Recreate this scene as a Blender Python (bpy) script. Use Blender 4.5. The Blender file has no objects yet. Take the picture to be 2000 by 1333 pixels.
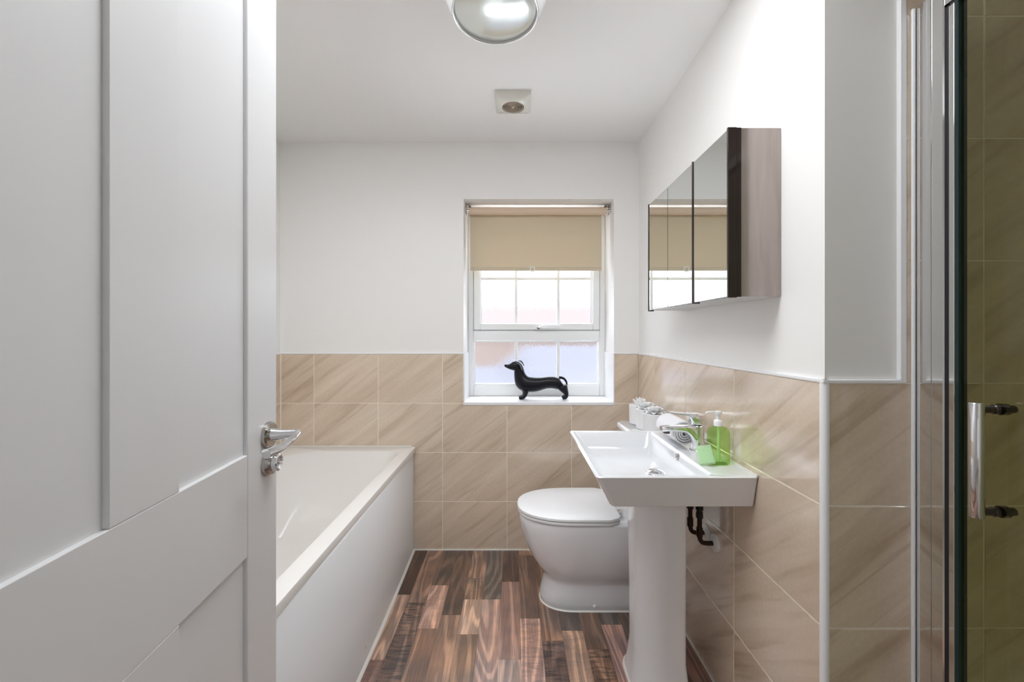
import bpy, bmesh, math, random
from mathutils import Vector, Matrix

random.seed(7)
S = bpy.context.scene
COL = S.collection

# ------------------------------------------------------------------ camera
cam_d = bpy.data.cameras.new('camera')
cam = bpy.data.objects.new('camera', cam_d)
COL.objects.link(cam)
cam.location = (0, 0, 1.203)
cam.rotation_euler = (math.radians(90), 0, 0)
cam_d.sensor_width = 36
cam_d.lens = 36 * 800 / 2000
cam_d.shift_x = -0.0015
cam_d.shift_y = -0.00625
cam_d.clip_start = 0.01
S.camera = cam

# ------------------------------------------------------------------ world, sun, area lights, exposure
S.view_settings.view_transform = 'Standard'
S.view_settings.look = 'None'
S.view_settings.gamma = 1
S.view_settings.use_curve_mapping = False
S.view_settings.exposure = 0.45
S.cycles.use_denoising = True
S.cycles.max_bounces = 14
S.cycles.diffuse_bounces = 8
S.cycles.glossy_bounces = 8
S.cycles.transmission_bounces = 10
S.cycles.transparent_max_bounces = 12
S.cycles.sample_clamp_indirect = 6

W = bpy.data.worlds.new('overcast_sky')
S.world = W
W.use_nodes = True
wn = W.node_tree
wn.nodes['Background'].inputs[0].default_value = (0.93, 0.97, 1.0, 1)
wn.nodes['Background'].inputs[1].default_value = 2.6


def light(name, kind, loc, rot, power, color=(1, 1, 1), size=(1, 1)):
    d = bpy.data.lights.new(name, kind)
    d.energy = power
    d.color = color
    if kind == 'AREA':
        d.shape = 'RECTANGLE'
        d.size, d.size_y = size
    o = bpy.data.objects.new(name, d)
    COL.objects.link(o)
    o.location = loc
    o.rotation_euler = [math.radians(a) for a in rot]
    return o


sun = light('sun', 'SUN', (0, -5, 9), (52, 0, 12), 0.8, (1, 0.97, 0.93))
sun.data.angle = math.radians(2)
# unseen area fill added below the ceiling over the front half of the bathroom
light('overhead_fill', 'AREA', (-0.22, 0.90, 2.27), (0, 0, 0), 15.5, (0.94, 0.97, 1.0), (1.3, 0.6))
# fill light added in the landing behind the camera, no window there
light('hall_fill', 'AREA', (0.1, -1.70, 1.35), (90, 0, 0), 4, (0.95, 0.975, 1.0), (1.9, 1.7))
# skylight falling steeply through the bathroom window
sky = light('window_daylight', 'AREA', (0.14, 4.6, 3.6), (-52, 0, 0), 130, (0.96, 0.98, 1.0), (3.6, 2.0))
# area light added outside, aimed up through the window to brighten the ceiling
light('ceiling_uplight_fill', 'AREA', (0.14, 4.2, -1.0), (-145, 0, 0), 560, (0.97, 0.98, 1.0), (3.4, 1.6))

# ------------------------------------------------------------------ materials


def mat(name, color=(0.8, 0.8, 0.8), rough=0.5, metal=0.0, coat=0.0, spec=0.5):
    m = bpy.data.materials.new(name)
    m.use_nodes = True
    b = m.node_tree.nodes['Principled BSDF']
    b.inputs['Base Color'].default_value = (*color, 1)
    b.inputs['Roughness'].default_value = rough
    b.inputs['Metallic'].default_value = metal
    b.inputs['Coat Weight'].default_value = coat
    b.inputs['Coat Roughness'].default_value = 0.05
    b.inputs['Specular IOR Level'].default_value = spec
    return m


class NB:
    """tiny node builder"""
    def __init__(self, m):
        self.t = m.node_tree
        self.b = self.t.nodes.get('Principled BSDF')

    def n(self, kind, **kw):
        nd = self.t.nodes.new(kind)
        for k, v in kw.items():
            if k.startswith('i_'):
                key = k[2:].replace('_', ' ')
                nd.inputs[key].default_value = v
            else:
                setattr(nd, k, v)
        return nd

    def l(self, a, b):
        self.t.links.new(a, b)

    def ramp(self, fac, stops):
        r = self.n('ShaderNodeValToRGB')
        e = r.color_ramp.elements
        while len(e) < len(stops):
            e.new(0.5)
        for el, (p, c) in zip(e, stops):
            el.position = p
            el.color = (*c, 1) if len(c) == 3 else c
        self.l(fac, r.inputs[0])
        return r.outputs[0]


def paint(name, color, rough=0.6, bump=0.02, scale=60):
    m = mat(name, color, rough)
    q = NB(m)
    tc = q.n('ShaderNodeTexCoord')
    ns = q.n('ShaderNodeTexNoise', i_Scale=scale, i_Detail=4.0)
    q.l(tc.outputs['Object'], ns.inputs['Vector'])
    bp = q.n('ShaderNodeBump', i_Strength=bump, i_Distance=0.002)
    q.l(ns.outputs[0], bp.inputs['Height'])
    q.l(bp.outputs[0], q.b.inputs['Normal'])
    return m


M_wall = paint('wall_paint_white', (0.86, 0.85, 0.835), 0.6, 0.05)
M_ceil = paint('ceiling_paint_white', (0.88, 0.875, 0.865), 0.75, 0.05)
M_door = paint('door_paint_white', (0.74, 0.74, 0.75), 0.33, 0.02, 30)
M_trim = mat('plastic_trim_white', (0.86, 0.86, 0.88), 0.3)
M_upvc = mat('window_plastic_white', (0.86, 0.87, 0.87), 0.25)
M_grout = paint('grout_cream', (0.88, 0.81, 0.70), 0.8, 0.1, 200)
M_ceramic = mat('ceramic_white', (0.81, 0.825, 0.85), 0.12, coat=0.6)
M_acrylic = mat('bath_acrylic_white', (0.81, 0.79, 0.765), 0.2, coat=0.0)
M_panel = mat('bath_panel_white', (0.81, 0.82, 0.84), 0.28)
M_seat = mat('seat_plastic_white', (0.84, 0.845, 0.86), 0.38, coat=0.0)
M_chrome = mat('polished_chrome', (0.78, 0.78, 0.80), 0.06, 1.0)
M_satin = mat('brushed_nickel', (0.52, 0.50, 0.48), 0.16, 1.0)
M_alu = mat('polished_aluminium', (0.80, 0.80, 0.80), 0.07, 1.0)
M_mirror = mat('mirror_silver', (0.80, 0.83, 0.82), 0.01, 1.0)
M_bronze = mat('dark_bronze_gloss', (0.035, 0.025, 0.022), 0.08, 0.3, coat=0.6)
M_black = mat('black_rubber', (0.012, 0.012, 0.016), 0.35)
M_sealgreen = mat('glass_edge_green', (0.010, 0.028, 0.028), 0.15)
M_pipe = mat('aged_copper', (0.045, 0.022, 0.014), 0.38, 0.6)
M_pipe2 = mat('flexible_hose_black', (0.012, 0.011, 0.010), 0.4)
M_dog = mat('figurine_black', (0.004, 0.004, 0.008), 0.3, spec=0.3)
M_white = mat('white_glazed_pot', (0.84, 0.84, 0.85), 0.35)
M_petal = mat('white_porcelain_petal', (0.93, 0.94, 0.95), 0.3)
M_pump = mat('pump_plastic_white', (0.85, 0.86, 0.86), 0.3)
M_fan = mat('fan_plastic_cream', (0.72, 0.71, 0.65), 0.18, coat=0.5)
M_fanring = mat('fan_ring_beige', (0.46, 0.38, 0.30), 0.35)
M_fandark = mat('fan_cavity_dark', (0.16, 0.13, 0.10), 0.7)
M_lampbody = mat('lamp_white_gloss', (0.62, 0.62, 0.62), 0.2, coat=0.6)
M_sealant = mat('sealant_white', (0.82, 0.80, 0.76), 0.4)  # off-white sealant colour for the bead lines
M_tray = mat('shower_tray_white', (0.8, 0.8, 0.8), 0.25)
M_tube = mat('dip_tube', (0.75, 0.9, 0.75), 0.3)

# taupe end panel with faint upright streaks
M_taupe = mat('taupe_gloss_panel', (0.17, 0.14, 0.13), 0.16, 0.55, coat=0.4)
q = NB(M_taupe)
tc = q.n('ShaderNodeTexCoord')
mp = q.n('ShaderNodeMapping')
mp.inputs['Scale'].default_value = (14, 14, 1.2)
q.l(tc.outputs['Object'], mp.inputs[0])
ns = q.n('ShaderNodeTexNoise', i_Scale=3.0, i_Detail=3.0, i_Distortion=0.6)
q.l(mp.outputs[0], ns.inputs[0])
q.l(q.ramp(ns.outputs[0], [(0.3, (0.33, 0.275, 0.25)), (0.75, (0.43, 0.37, 0.345))]), q.b.inputs['Base Color'])

# lamp lens: silvered convex glass
M_lens = mat('lamp_glass_silvered', (0.78, 0.81, 0.77), 0.14, 0.45, coat=0.15)

# ceramic wall tile with diagonal veins
M_tile = mat('beige_stone_tile', (0.5, 0.4, 0.32), 0.16, coat=1.0)
M_tile.node_tree.nodes['Principled BSDF'].inputs['Coat IOR'].default_value = 1.75
M_tile.node_tree.nodes['Principled BSDF'].inputs['Coat Roughness'].default_value = 0.12
q = NB(M_tile)
tc = q.n('ShaderNodeTexCoord')
oi = q.n('ShaderNodeObjectInfo')
addv = q.n('ShaderNodeVectorMath', operation='MULTIPLY_ADD')
cmb = q.n('ShaderNodeCombineXYZ')
q.l(oi.outputs['Random'], cmb.inputs[0])
q.l(oi.outputs['Random'], cmb.inputs[2])
addv.inputs[1].default_value = (9.7, 1, 17.3)
q.l(cmb.outputs[0], addv.inputs[0])
q.l(tc.outputs['Object'], addv.inputs[2])
rot = q.n('ShaderNodeMapping')
rot.inputs['Rotation'].default_value = (0, math.radians(37), 0)
q.l(addv.outputs[0], rot.inputs[0])
st = q.n('ShaderNodeMapping')
st.inputs['Scale'].default_value = (1.3, 1, 13)
q.l(rot.outputs[0], st.inputs[0])
v1 = q.n('ShaderNodeTexNoise', i_Scale=1.0, i_Detail=3.0, i_Roughness=0.55, i_Distortion=0.25)
q.l(st.outputs[0], v1.inputs[0])
c1 = q.ramp(v1.outputs[0], [(0.30, (0.53, 0.405, 0.295)), (0.42, (0.66, 0.535, 0.41)),
                            (0.58, (0.72, 0.595, 0.47)), (0.75, (0.79, 0.67, 0.54))])
st2 = q.n('ShaderNodeMapping')
st2.inputs['Scale'].default_value = (2.2, 1, 34)
q.l(rot.outputs[0], st2.inputs[0])
v2 = q.n('ShaderNodeTexNoise', i_Scale=1.0, i_Detail=2.0, i_Distortion=0.5)
q.l(st2.outputs[0], v2.inputs[0])
f2 = q.ramp(v2.outputs[0], [(0.28, (0.84, 0.82, 0.79)), (0.42, (1, 1, 1))])
v3 = q.n('ShaderNodeTexNoise', i_Scale=90.0, i_Detail=5.0, i_Roughness=0.7)
q.l(addv.outputs[0], v3.inputs[0])
f3 = q.ramp(v3.outputs[0], [(0.3, (0.93, 0.93, 0.93)), (0.7, (1.04, 1.04, 1.04))])
mx = q.n('ShaderNodeMixRGB', blend_type='MULTIPLY')
mx.inputs[0].default_value = 1
q.l(c1, mx.inputs[1])
q.l(f2, mx.inputs[2])
mx2 = q.n('ShaderNodeMixRGB', blend_type='MULTIPLY')
mx2.inputs[0].default_value = 1
q.l(mx.outputs[0], mx2.inputs[1])
q.l(f3, mx2.inputs[2])
q.l(mx2.outputs[0], q.b.inputs['Base Color'])
rr = q.ramp(v3.outputs[0], [(0.3, (0.17,) * 3), (0.7, (0.26,) * 3)])
q.l(rr, q.b.inputs['Roughness'])
bp = q.n('ShaderNodeBump', i_Strength=0.06, i_Distance=0.002)
q.l(v3.outputs[0], bp.inputs['Height'])
q.l(bp.outputs[0], q.b.inputs['Normal'])

# walnut plank: object colour carries the tone of each plank
M_wood = mat('walnut_plank', (0.2, 0.12, 0.08), 0.3, coat=0.45)
M_wood.node_tree.nodes['Principled BSDF'].inputs['Coat Roughness'].default_value = 0.28
q = NB(M_wood)
tc = q.n('ShaderNodeTexCoord')
oi = q.n('ShaderNodeObjectInfo')
cmb = q.n('ShaderNodeCombineXYZ')
q.l(oi.outputs['Random'], cmb.inputs[0])
q.l(oi.outputs['Random'], cmb.inputs[1])
ad = q.n('ShaderNodeVectorMath', operation='MULTIPLY_ADD')
ad.inputs[1].default_value = (31, 57, 0)
q.l(cmb.outputs[0], ad.inputs[0])
q.l(tc.outputs['Object'], ad.inputs[2])
mpg = q.n('ShaderNodeMapping')
mpg.inputs['Scale'].default_value = (1, 0.11, 1)
q.l(ad.outputs[0], mpg.inputs[0])
# big flowing figure: contour lines of a stretched noise
fig = q.n('ShaderNodeTexNoise', i_Scale=9.0, i_Detail=1.5, i_Distortion=0.4)
q.l(mpg.outputs[0], fig.inputs[0])
mul = q.n('ShaderNodeMath', operation='MULTIPLY')
mul.inputs[1].default_value = 55
q.l(fig.outputs[0], mul.inputs[0])
sn = q.n('ShaderNodeMath', operation='SINE')
q.l(mul.outputs[0], sn.inputs[0])
lines = q.ramp(sn.outputs[0], [(0.0, (0.62, 0.60, 0.60)), (0.9, (1.12, 1.10, 1.06))])
mpf = q.n('ShaderNodeMapping')
mpf.inputs['Scale'].default_value = (1, 0.035, 1)
q.l(ad.outputs[0], mpf.inputs[0])
fine = q.n('ShaderNodeTexNoise', i_Scale=200.0, i_Detail=3.0)
q.l(mpf.outputs[0], fine.inputs[0])
finec = q.ramp(fine.outputs[0], [(0.32, (0.72,) * 3), (0.62, (1.12,) * 3)])
# some planks have cross ripples
mpr = q.n('ShaderNodeMapping')
mpr.inputs['Scale'].default_value = (14, 75, 1)
q.l(ad.outputs[0], mpr.inputs[0])
rip = q.n('ShaderNodeTexNoise', i_Scale=1.0, i_Detail=2.0, i_Distortion=1.2)
q.l(mpr.outputs[0], rip.inputs[0])
ripc = q.ramp(rip.outputs[0], [(0.38, (0.50, 0.52, 0.56)), (0.6, (1.35, 1.18, 1.1))])
broad = q.n('ShaderNodeTexNoise', i_Scale=7.0, i_Detail=2.0)
q.l(ad.outputs[0], broad.inputs[0])
tint = q.ramp(broad.outputs[0], [(0.35, (0.80, 0.84, 0.92)), (0.65, (1.30, 1.18, 1.08))])


def mul_col(a, b, fac=1.0, fsock=None):
    x = q.n('ShaderNodeMixRGB', blend_type='MULTIPLY')
    x.inputs[0].default_value = fac
    if fsock:
        q.l(fsock, x.inputs[0])
    q.l(a, x.inputs[1])
    q.l(b, x.inputs[2])
    return x.outputs[0]


cc = mul_col(oi.outputs['Color'], lines)
cc = mul_col(cc, finec)
cc = mul_col(cc, tint)
cc = mul_col(cc, ripc, fsock=oi.outputs['Alpha'])
q.l(cc, q.b.inputs['Base Color'])
bp = q.n('ShaderNodeBump', i_Strength=0.08, i_Distance=0.001)
q.l(fine.outputs[0], bp.inputs['Height'])
q.l(bp.outputs[0], q.b.inputs['Normal'])
M_woodgap = mat('plank_joint_brown', (0.05, 0.03, 0.02), 0.6)

# blind fabric: woven, lets a little light through
M_fabric = mat('blind_fabric_beige', (0.53, 0.43, 0.31), 0.85)
q = NB(M_fabric)
tc = q.n('ShaderNodeTexCoord')
wv = q.n('ShaderNodeTexNoise', i_Scale=500.0, i_Detail=1.0)
q.l(tc.outputs['Object'], wv.inputs[0])
q.l(q.ramp(wv.outputs[0], [(0.3, (0.63, 0.56, 0.43)), (0.7, (0.69, 0.615, 0.48))]), q.b.inputs['Base Color'])
tr = q.n('ShaderNodeBsdfTranslucent')
tr.inputs[0].default_value = (0.75, 0.60, 0.38, 1)
ms = q.n('ShaderNodeMixShader')
ms.inputs[0].default_value = 0.2
q.l(q.b.outputs[0], ms.inputs[1])
q.l(tr.outputs[0], ms.inputs[2])
q.l(ms.outputs[0], q.t.nodes['Material Output'].inputs[0])
M_roller = mat('blind_roll_peach', (0.72, 0.57, 0.43), 0.7)

# obscure window glass: rain pattern
M_pane = bpy.data.materials.new('obscure_glass')
M_pane.use_nodes = True
q = NB(M_pane)
tc = q.n('ShaderNodeTexCoord')
mp = q.n('ShaderNodeMapping')
mp.inputs['Scale'].default_value = (230, 230, 45)
q.l(tc.outputs['Object'], mp.inputs[0])
ns = q.n('ShaderNodeTexNoise', i_Scale=1.0, i_Detail=2.0, i_Distortion=0.3)
q.l(mp.outputs[0], ns.inputs[0])
bp = q.n('ShaderNodeBump', i_Strength=0.55, i_Distance=0.004)
q.l(ns.outputs[0], bp.inputs['Height'])
rf = q.n('ShaderNodeBsdfRefraction')
rf.inputs['IOR'].default_value = 1.12
rf.inputs['Roughness'].default_value = 0.12
rf.inputs['Color'].default_value = (0.97, 0.98, 1, 1)
q.l(bp.outputs[0], rf.inputs['Normal'])
tp = q.n('ShaderNodeBsdfTransparent')
tp.inputs[0].default_value = (0.95, 0.97, 1, 1)
ms = q.n('ShaderNodeMixShader')
ms.inputs[0].default_value = 0.22
q.l(rf.outputs[0], ms.inputs[1])
q.l(tp.outputs[0], ms.inputs[2])
gl = q.n('ShaderNodeBsdfGlossy')
gl.inputs['Roughness'].default_value = 0.1
q.l(bp.outputs[0], gl.inputs['Normal'])
m2 = q.n('ShaderNodeMixShader')
m2.inputs[0].default_value = 0.06
q.l(ms.outputs[0], m2.inputs[1])
q.l(gl.outputs[0], m2.inputs[2])
q.t.nodes.remove(q.b)
q.l(m2.outputs[0], q.t.nodes['Material Output'].inputs[0])

# shower glass: thin, green-brown tint, fresnel reflection
M_sglass = bpy.data.materials.new('tinted_shower_glass')
M_sglass.use_nodes = True
q = NB(M_sglass)
tp = q.n('ShaderNodeBsdfTransparent')
tp.inputs[0].default_value = (0.80, 0.82, 0.70, 1)
gl = q.n('ShaderNodeBsdfGlossy')
gl.inputs['Roughness'].default_value = 0.02
fr = q.n('ShaderNodeFresnel')
fr.inputs[0].default_value = 1.45
ms = q.n('ShaderNodeMixShader')
geo = q.n('ShaderNodeNewGeometry')
inv = q.n('ShaderNodeMath', operation='SUBTRACT')
inv.inputs[0].default_value = 1.0
q.l(geo.outputs['Backfacing'], inv.inputs[1])
fm = q.n('ShaderNodeMath', operation='MULTIPLY')
q.l(fr.outputs[0], fm.inputs[0])
q.l(inv.outputs[0], fm.inputs[1])
q.l(fm.outputs[0], ms.inputs[0])
q.l(tp.outputs[0], ms.inputs[1])
q.l(gl.outputs[0], ms.inputs[2])
q.t.nodes.remove(q.b)
q.l(ms.outputs[0], q.t.nodes['Material Output'].inputs[0])


def clear_colored(name, tint, body, opaque):
    m = bpy.data.materials.new(name)
    m.use_nodes = True
    q = NB(m)
    tp = q.n('ShaderNodeBsdfTransparent')
    tp.inputs[0].default_value = (*tint, 1)
    q.b.inputs['Base Color'].default_value = (*body, 1)
    q.b.inputs['Roughness'].default_value = 0.04
    q.b.inputs['Coat Weight'].default_value = 1
    ms = q.n('ShaderNodeMixShader')
    ms.inputs[0].default_value = opaque
    q.l(tp.outputs[0], ms.inputs[1])
    q.l(q.b.outputs[0], ms.inputs[2])
    q.l(ms.outputs[0], q.t.nodes['Material Output'].inputs[0])
    return m


M_soap = clear_colored('green_soap_bottle', (0.78, 0.93, 0.58), (0.25, 0.62, 0.12), 0.10)
M_bar = clear_colored('pale_green_wrap', (0.85, 1.0, 0.82), (0.72, 0.92, 0.66), 0.45)
M_barcore = mat('pale_green_soap', (0.66, 0.86, 0.58), 0.45)

# towel
M_towel = paint('white_terry_towel', (0.84, 0.84, 0.87), 0.95, 0.9, 420)

# outside
M_brick = mat('brick_wall_outside', (0.5, 0.24, 0.17), 0.9)
q = NB(M_brick)
tc = q.n('ShaderNodeTexCoord')
br = q.n('ShaderNodeTexBrick', i_Scale=4.0)
br.inputs['Color1'].default_value = (0.38, 0.285, 0.25, 1)
br.inputs['Color2'].default_value = (0.34, 0.25, 0.215, 1)
br.inputs['Mortar'].default_value = (0.40, 0.36, 0.34, 1)
mp = q.n('ShaderNodeMapping')
mp.inputs['Rotation'].default_value = (math.radians(90), 0, 0)
q.l(tc.outputs['Object'], mp.inputs[0])
q.l(mp.outputs[0], br.inputs[0])
q.l(br.outputs[0], q.b.inputs['Base Color'])
M_slate = paint('slate_roof_outside', (0.205, 0.205, 0.245), 0.8, 0.2, 20)
M_ground = paint('paving_outside', (0.5, 0.5, 0.52), 0.9, 0.2, 10)

# ------------------------------------------------------------------ geometry helpers


def wloc(p):
    v = Vector((0, 0, 0))
    while p is not None:
        v += p.location
        p = p.parent
    return v


def finish(name, bm, m, parent=None, local=False, smooth=None, sub=0, bevel=0.0, bseg=2):
    me = bpy.data.meshes.new(name)
    bmesh.ops.recalc_face_normals(bm, faces=bm.faces)
    bm.to_mesh(me)
    bm.free()
    if isinstance(m, (list, tuple)):
        for k in m:
            me.materials.append(k)
    else:
        me.materials.append(m)
    if parent is not None and not local:
        me.transform(Matrix.Translation(-wloc(parent)))
    if smooth is not None:
        me.shade_smooth()
        me.set_sharp_from_angle(angle=math.radians(smooth))
    o = bpy.data.objects.new(name, me)
    COL.objects.link(o)
    if parent is not None:
        o.parent = parent
    if bevel:
        b = o.modifiers.new('bevel', 'BEVEL')
        b.width = bevel
        b.segments = bseg
        b.limit_method = 'ANGLE'
        b.angle_limit = math.radians(40)
        if smooth is None:
            me.shade_smooth()
            me.set_sharp_from_angle(angle=math.radians(60))
            b.harden_normals = True
    if sub:
        sb = o.modifiers.new('subdivision', 'SUBSURF')
        sb.levels = sb.render_levels = sub
        me.shade_smooth()
    return o


def recenter(o):
    """put a top-level mesh's origin at its base centre"""
    me = o.data
    xs = [v.co.x for v in me.vertices]
    ys = [v.co.y for v in me.vertices]
    zs = [v.co.z for v in me.vertices]
    c = Vector(((min(xs) + max(xs)) / 2, (min(ys) + max(ys)) / 2, min(zs)))
    me.transform(Matrix.Translation(-c))
    o.location = c
    return o


def box(bm, x0, x1, y0, y1, z0, z1, mi=0):
    vs = [bm.verts.new(p) for p in ((x0, y0, z0), (x1, y0, z0), (x1, y1, z0), (x0, y1, z0),
                                    (x0, y0, z1), (x1, y0, z1), (x1, y1, z1), (x0, y1, z1))]
    for f in ((0, 1, 2, 3), (4, 5, 6, 7), (0, 1, 5, 4), (1, 2, 6, 5), (2, 3, 7, 6), (3, 0, 4, 7)):
        fc = bm.faces.new([vs[i] for i in f])
        fc.material_index = mi
    return vs


def bx(*a):
    bm = bmesh.new()
    box(bm, *a)
    return bm


def loft(bm, rings, cap0=True, cap1=True, closed=True):
    R = [[bm.verts.new(p) for p in r] for r in rings]
    n = len(R[0])
    for a, b in zip(R, R[1:]):
        for i in range(n if closed else n - 1):
            j = (i + 1) % n
            bm.faces.new((a[i], a[j], b[j], b[i]))
    if cap0:
        bm.faces.new(R[0])
    if cap1:
        bm.faces.new(R[-1])
    return R


def rrect(x0, x1, y0, y1, z, r, seg=8):
    """rounded rectangle ring in plan; r may be a number or 4 radii (x1y1, x0y1, x0y0, x1y0)"""
    rs = (r,) * 4 if not isinstance(r, (tuple, list)) else r
    pts = []
    for (cx, cy, a0, rr) in ((x1, y1, 0, rs[0]), (x0, y1, 90, rs[1]), (x0, y0, 180, rs[2]), (x1, y0, 270, rs[3])):
        sx = -1 if cx == x1 else 1
        sy = -1 if cy == y1 else 1
        ox, oy = cx + sx * rr, cy + sy * rr
        for k in range(seg + 1):
            a = math.radians(a0 + 90 * k / seg)
            pts.append((ox + rr * math.cos(a), oy + rr * math.sin(a), z))
    return pts


def lathe(bm, c, prof, seg=32, axis='z', cap0=True, cap1=True):
    """prof: list of (radius, height) from c along the axis"""
    rings = []
    for r, h in prof:
        ring = []
        for k in range(seg):
            a = 2 * math.pi * k / seg
            u, v = max(r, 1e-5) * math.cos(a), max(r, 1e-5) * math.sin(a)
            if axis == 'z':
                p = (c[0] + u, c[1] + v, c[2] + h)
            elif axis == 'x':
                p = (c[0] + h, c[1] + u, c[2] + v)
            else:
                p = (c[0] + u, c[1] + h, c[2] + v)
            ring.append(p)
        rings.append(ring)
    loft(bm, rings, cap0, cap1)


def tube(bm, pts, rads, seg=14, flat=None):
    """swept round tube through pts; rads number or list; flat=(a,b) scales"""
    pts = [Vector(p) for p in pts]
    if not isinstance(rads, (list, tuple)):
        rads = [rads] * len(pts)
    rings = []
    prev = None
    for i, p in enumerate(pts):
        t = (pts[min(i + 1, len(pts) - 1)] - pts[max(i - 1, 0)]).normalized()
        if prev is None:
            up = Vector((0, 0, 1)) if abs(t.z) < 0.9 else Vector((0, 1, 0))
            n = (up - t * up.dot(t)).normalized()
        else:
            n = (prev - t * prev.dot(t)).normalized()
        prev = n
        b = t.cross(n)
        ra, rb = (rads[i], rads[i]) if not isinstance(rads[i], (tuple, list)) else rads[i]
        rings.append([p + n * (ra * math.cos(2 * math.pi * k / seg)) + b * (rb * math.sin(2 * math.pi * k / seg))
                      for k in range(seg)])
    loft(bm, rings)


def curve_pts(ctrl, n=8):
    """Catmull-Rom through ctrl"""
    P = [Vector(c) for c in ctrl]
    P = [P[0] * 2 - P[1]] + P + [P[-1] * 2 - P[-2]]
    out = []
    for i in range(1, len(P) - 2):
        for k in range(n):
            t = k / n
            a, b, c, d = P[i - 1], P[i], P[i + 1], P[i + 2]
            out.append(0.5 * ((2 * b) + (c - a) * t + (2 * a - 5 * b + 4 * c - d) * t * t
                              + (3 * b - a - 3 * c + d) * t ** 3))
    out.append(P[-2])
    return out


def thing(name, label, cat, loc, rz=0, group=None):
    o = bpy.data.objects.new(name, None)
    o.empty_display_size = 0.05
    COL.objects.link(o)
    o.location = loc
    o.rotation_euler = (0, 0, rz)
    o['label'] = label
    o['category'] = cat
    if group:
        o['group'] = group
    return o


def tag(o, label, cat, group=None):
    o['label'] = label
    o['category'] = cat
    if group:
        o['group'] = group
    return o


def structure(o, label=None, cat=None):
    o['kind'] = 'structure'
    if label:
        o['label'] = label
    if cat:
        o['category'] = cat
    return o


# ------------------------------------------------------------------ room dimensions
YB, XR, XL, YJ = 2.286, 0.694, -1.300, 0.916     # tile face planes
T = 0.008                                        # tile thickness
ZC = 2.28                                        # ceiling
YN = 0.12                                        # inner face of the doorway wall
XS = 1.75                                        # far side of the shower
ZT = 1.094                                       # top of the half-height tiling
PX, PZ = 0.36, 0.2743                            # tile pitch
WX0, WX1, WZ0, WZ1 = -0.280, 0.563, 0.826, 1.963  # window opening
YW = 2.516                                       # window frame plane

# walls
bm = bmesh.new()
box(bm, XL - 0.15, WX0, YB + T, YB + 0.31, -0.05, ZC + 0.1)
box(bm, WX1, XR + 0.3, YB + T, YB + 0.31, -0.05, ZC + 0.1)
box(bm, WX0, WX1, YB + T, YB + 0.31, -0.05, WZ0 - 0.02)
box(bm, WX0, WX1, YB + T, YB + 0.31, WZ1, ZC + 0.1)
wall_back = structure(finish('wall_back', bm, M_wall), 'white painted window wall above half-height beige tiles', 'wall')

wall_left = structure(finish('wall_left', bx(XL - 0.15, XL - T, YN - 0.1, YB + T, -0.05, ZC + 0.1), M_wall),
                      'white painted wall beside the bath, mostly behind the door', 'wall')

wall_right = structure(finish('wall_right', bx(XR + T, XR + 0.30, YJ + T, YB + T, -0.05, ZC + 0.1), M_wall),
                       'white painted wall behind basin and toilet', 'wall')
# the return wall that turns towards the shower
wall_return = structure(finish('wall_return', bx(XR + 0.30, XS + 0.1, YJ + T, YJ + 0.2, -0.05, ZC + 0.1), M_wall),
                        'tiled end wall of the shower beside the white corner', 'wall')
wall_shower = structure(finish('wall_shower', bx(XS + T, XS + 0.15, YN - 0.1, YJ + T, -0.05, ZC + 0.1), M_wall),
                        'tiled side wall inside the shower', 'wall')
# doorway wall: opening X -0.43 .. 0.60, height 2.04
bm = bmesh.new()
box(bm, XL - 0.15, -0.45, 0.02, YN, -0.05, ZC + 0.1)
box(bm, 0.62, XS + 0.15, 0.02, YN, -0.05, ZC + 0.1)
box(bm, -0.45, 0.62, 0.02, YN, 2.05, ZC + 0.1)
structure(finish('wall_front', bm, M_wall), 'white wall with the doorway the camera looks through', 'wall')
structure(finish('ceiling', bx(XL - 0.15, XS + 0.15, 0.02, YB + T, ZC, ZC + 0.1), M_ceil),
          'smooth white painted bathroom ceiling', 'ceiling')
# landing behind the camera
bm = bmesh.new()
box(bm, XL - 0.15, -1.1, -1.9, 0.02, -0.05, ZC + 0.1)
box(bm, 1.3, 1.45, -1.9, 0.02, -0.05, ZC + 0.1)
box(bm, -1.1, 1.3, -2.0, -1.9, -0.05, ZC + 0.1)
structure(finish('wall_landing', bm, M_wall), 'white walls of the landing outside the bathroom', 'wall')
structure(finish('ceiling_landing', bx(-1.1, 1.3, -1.9, 0.02, ZC, ZC + 0.1), M_ceil), 'white landing ceiling', 'ceiling')
structure(finish('floor_landing', bx(-1.1, 1.3, -1.9, 0.02, -0.06, -0.004),
                 paint('beige_carpet', (0.45, 0.40, 0.34), 0.95, 0.6, 300)), 'beige landing carpet', 'floor')

# floor base and planks
floor = structure(finish('floor', bx(XL - 0.15, XS + 0.15, 0.02, YB + T, -0.06, -0.0045), M_woodgap),
                  'brown walnut plank floor between bath and basin', 'floor')
SW = 0.0842
tones = {0: (0.132, 0.077, 0.059), 1: (0.191, 0.125, 0.099), 2: (0.264, 0.169, 0.132), 3: (0.363, 0.235, 0.182),
         4: (0.488, 0.323, 0.244), 5: (0.620, 0.429, 0.330), 6: (0.726, 0.528, 0.409), 7: (0.205, 0.161, 0.137)}
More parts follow.
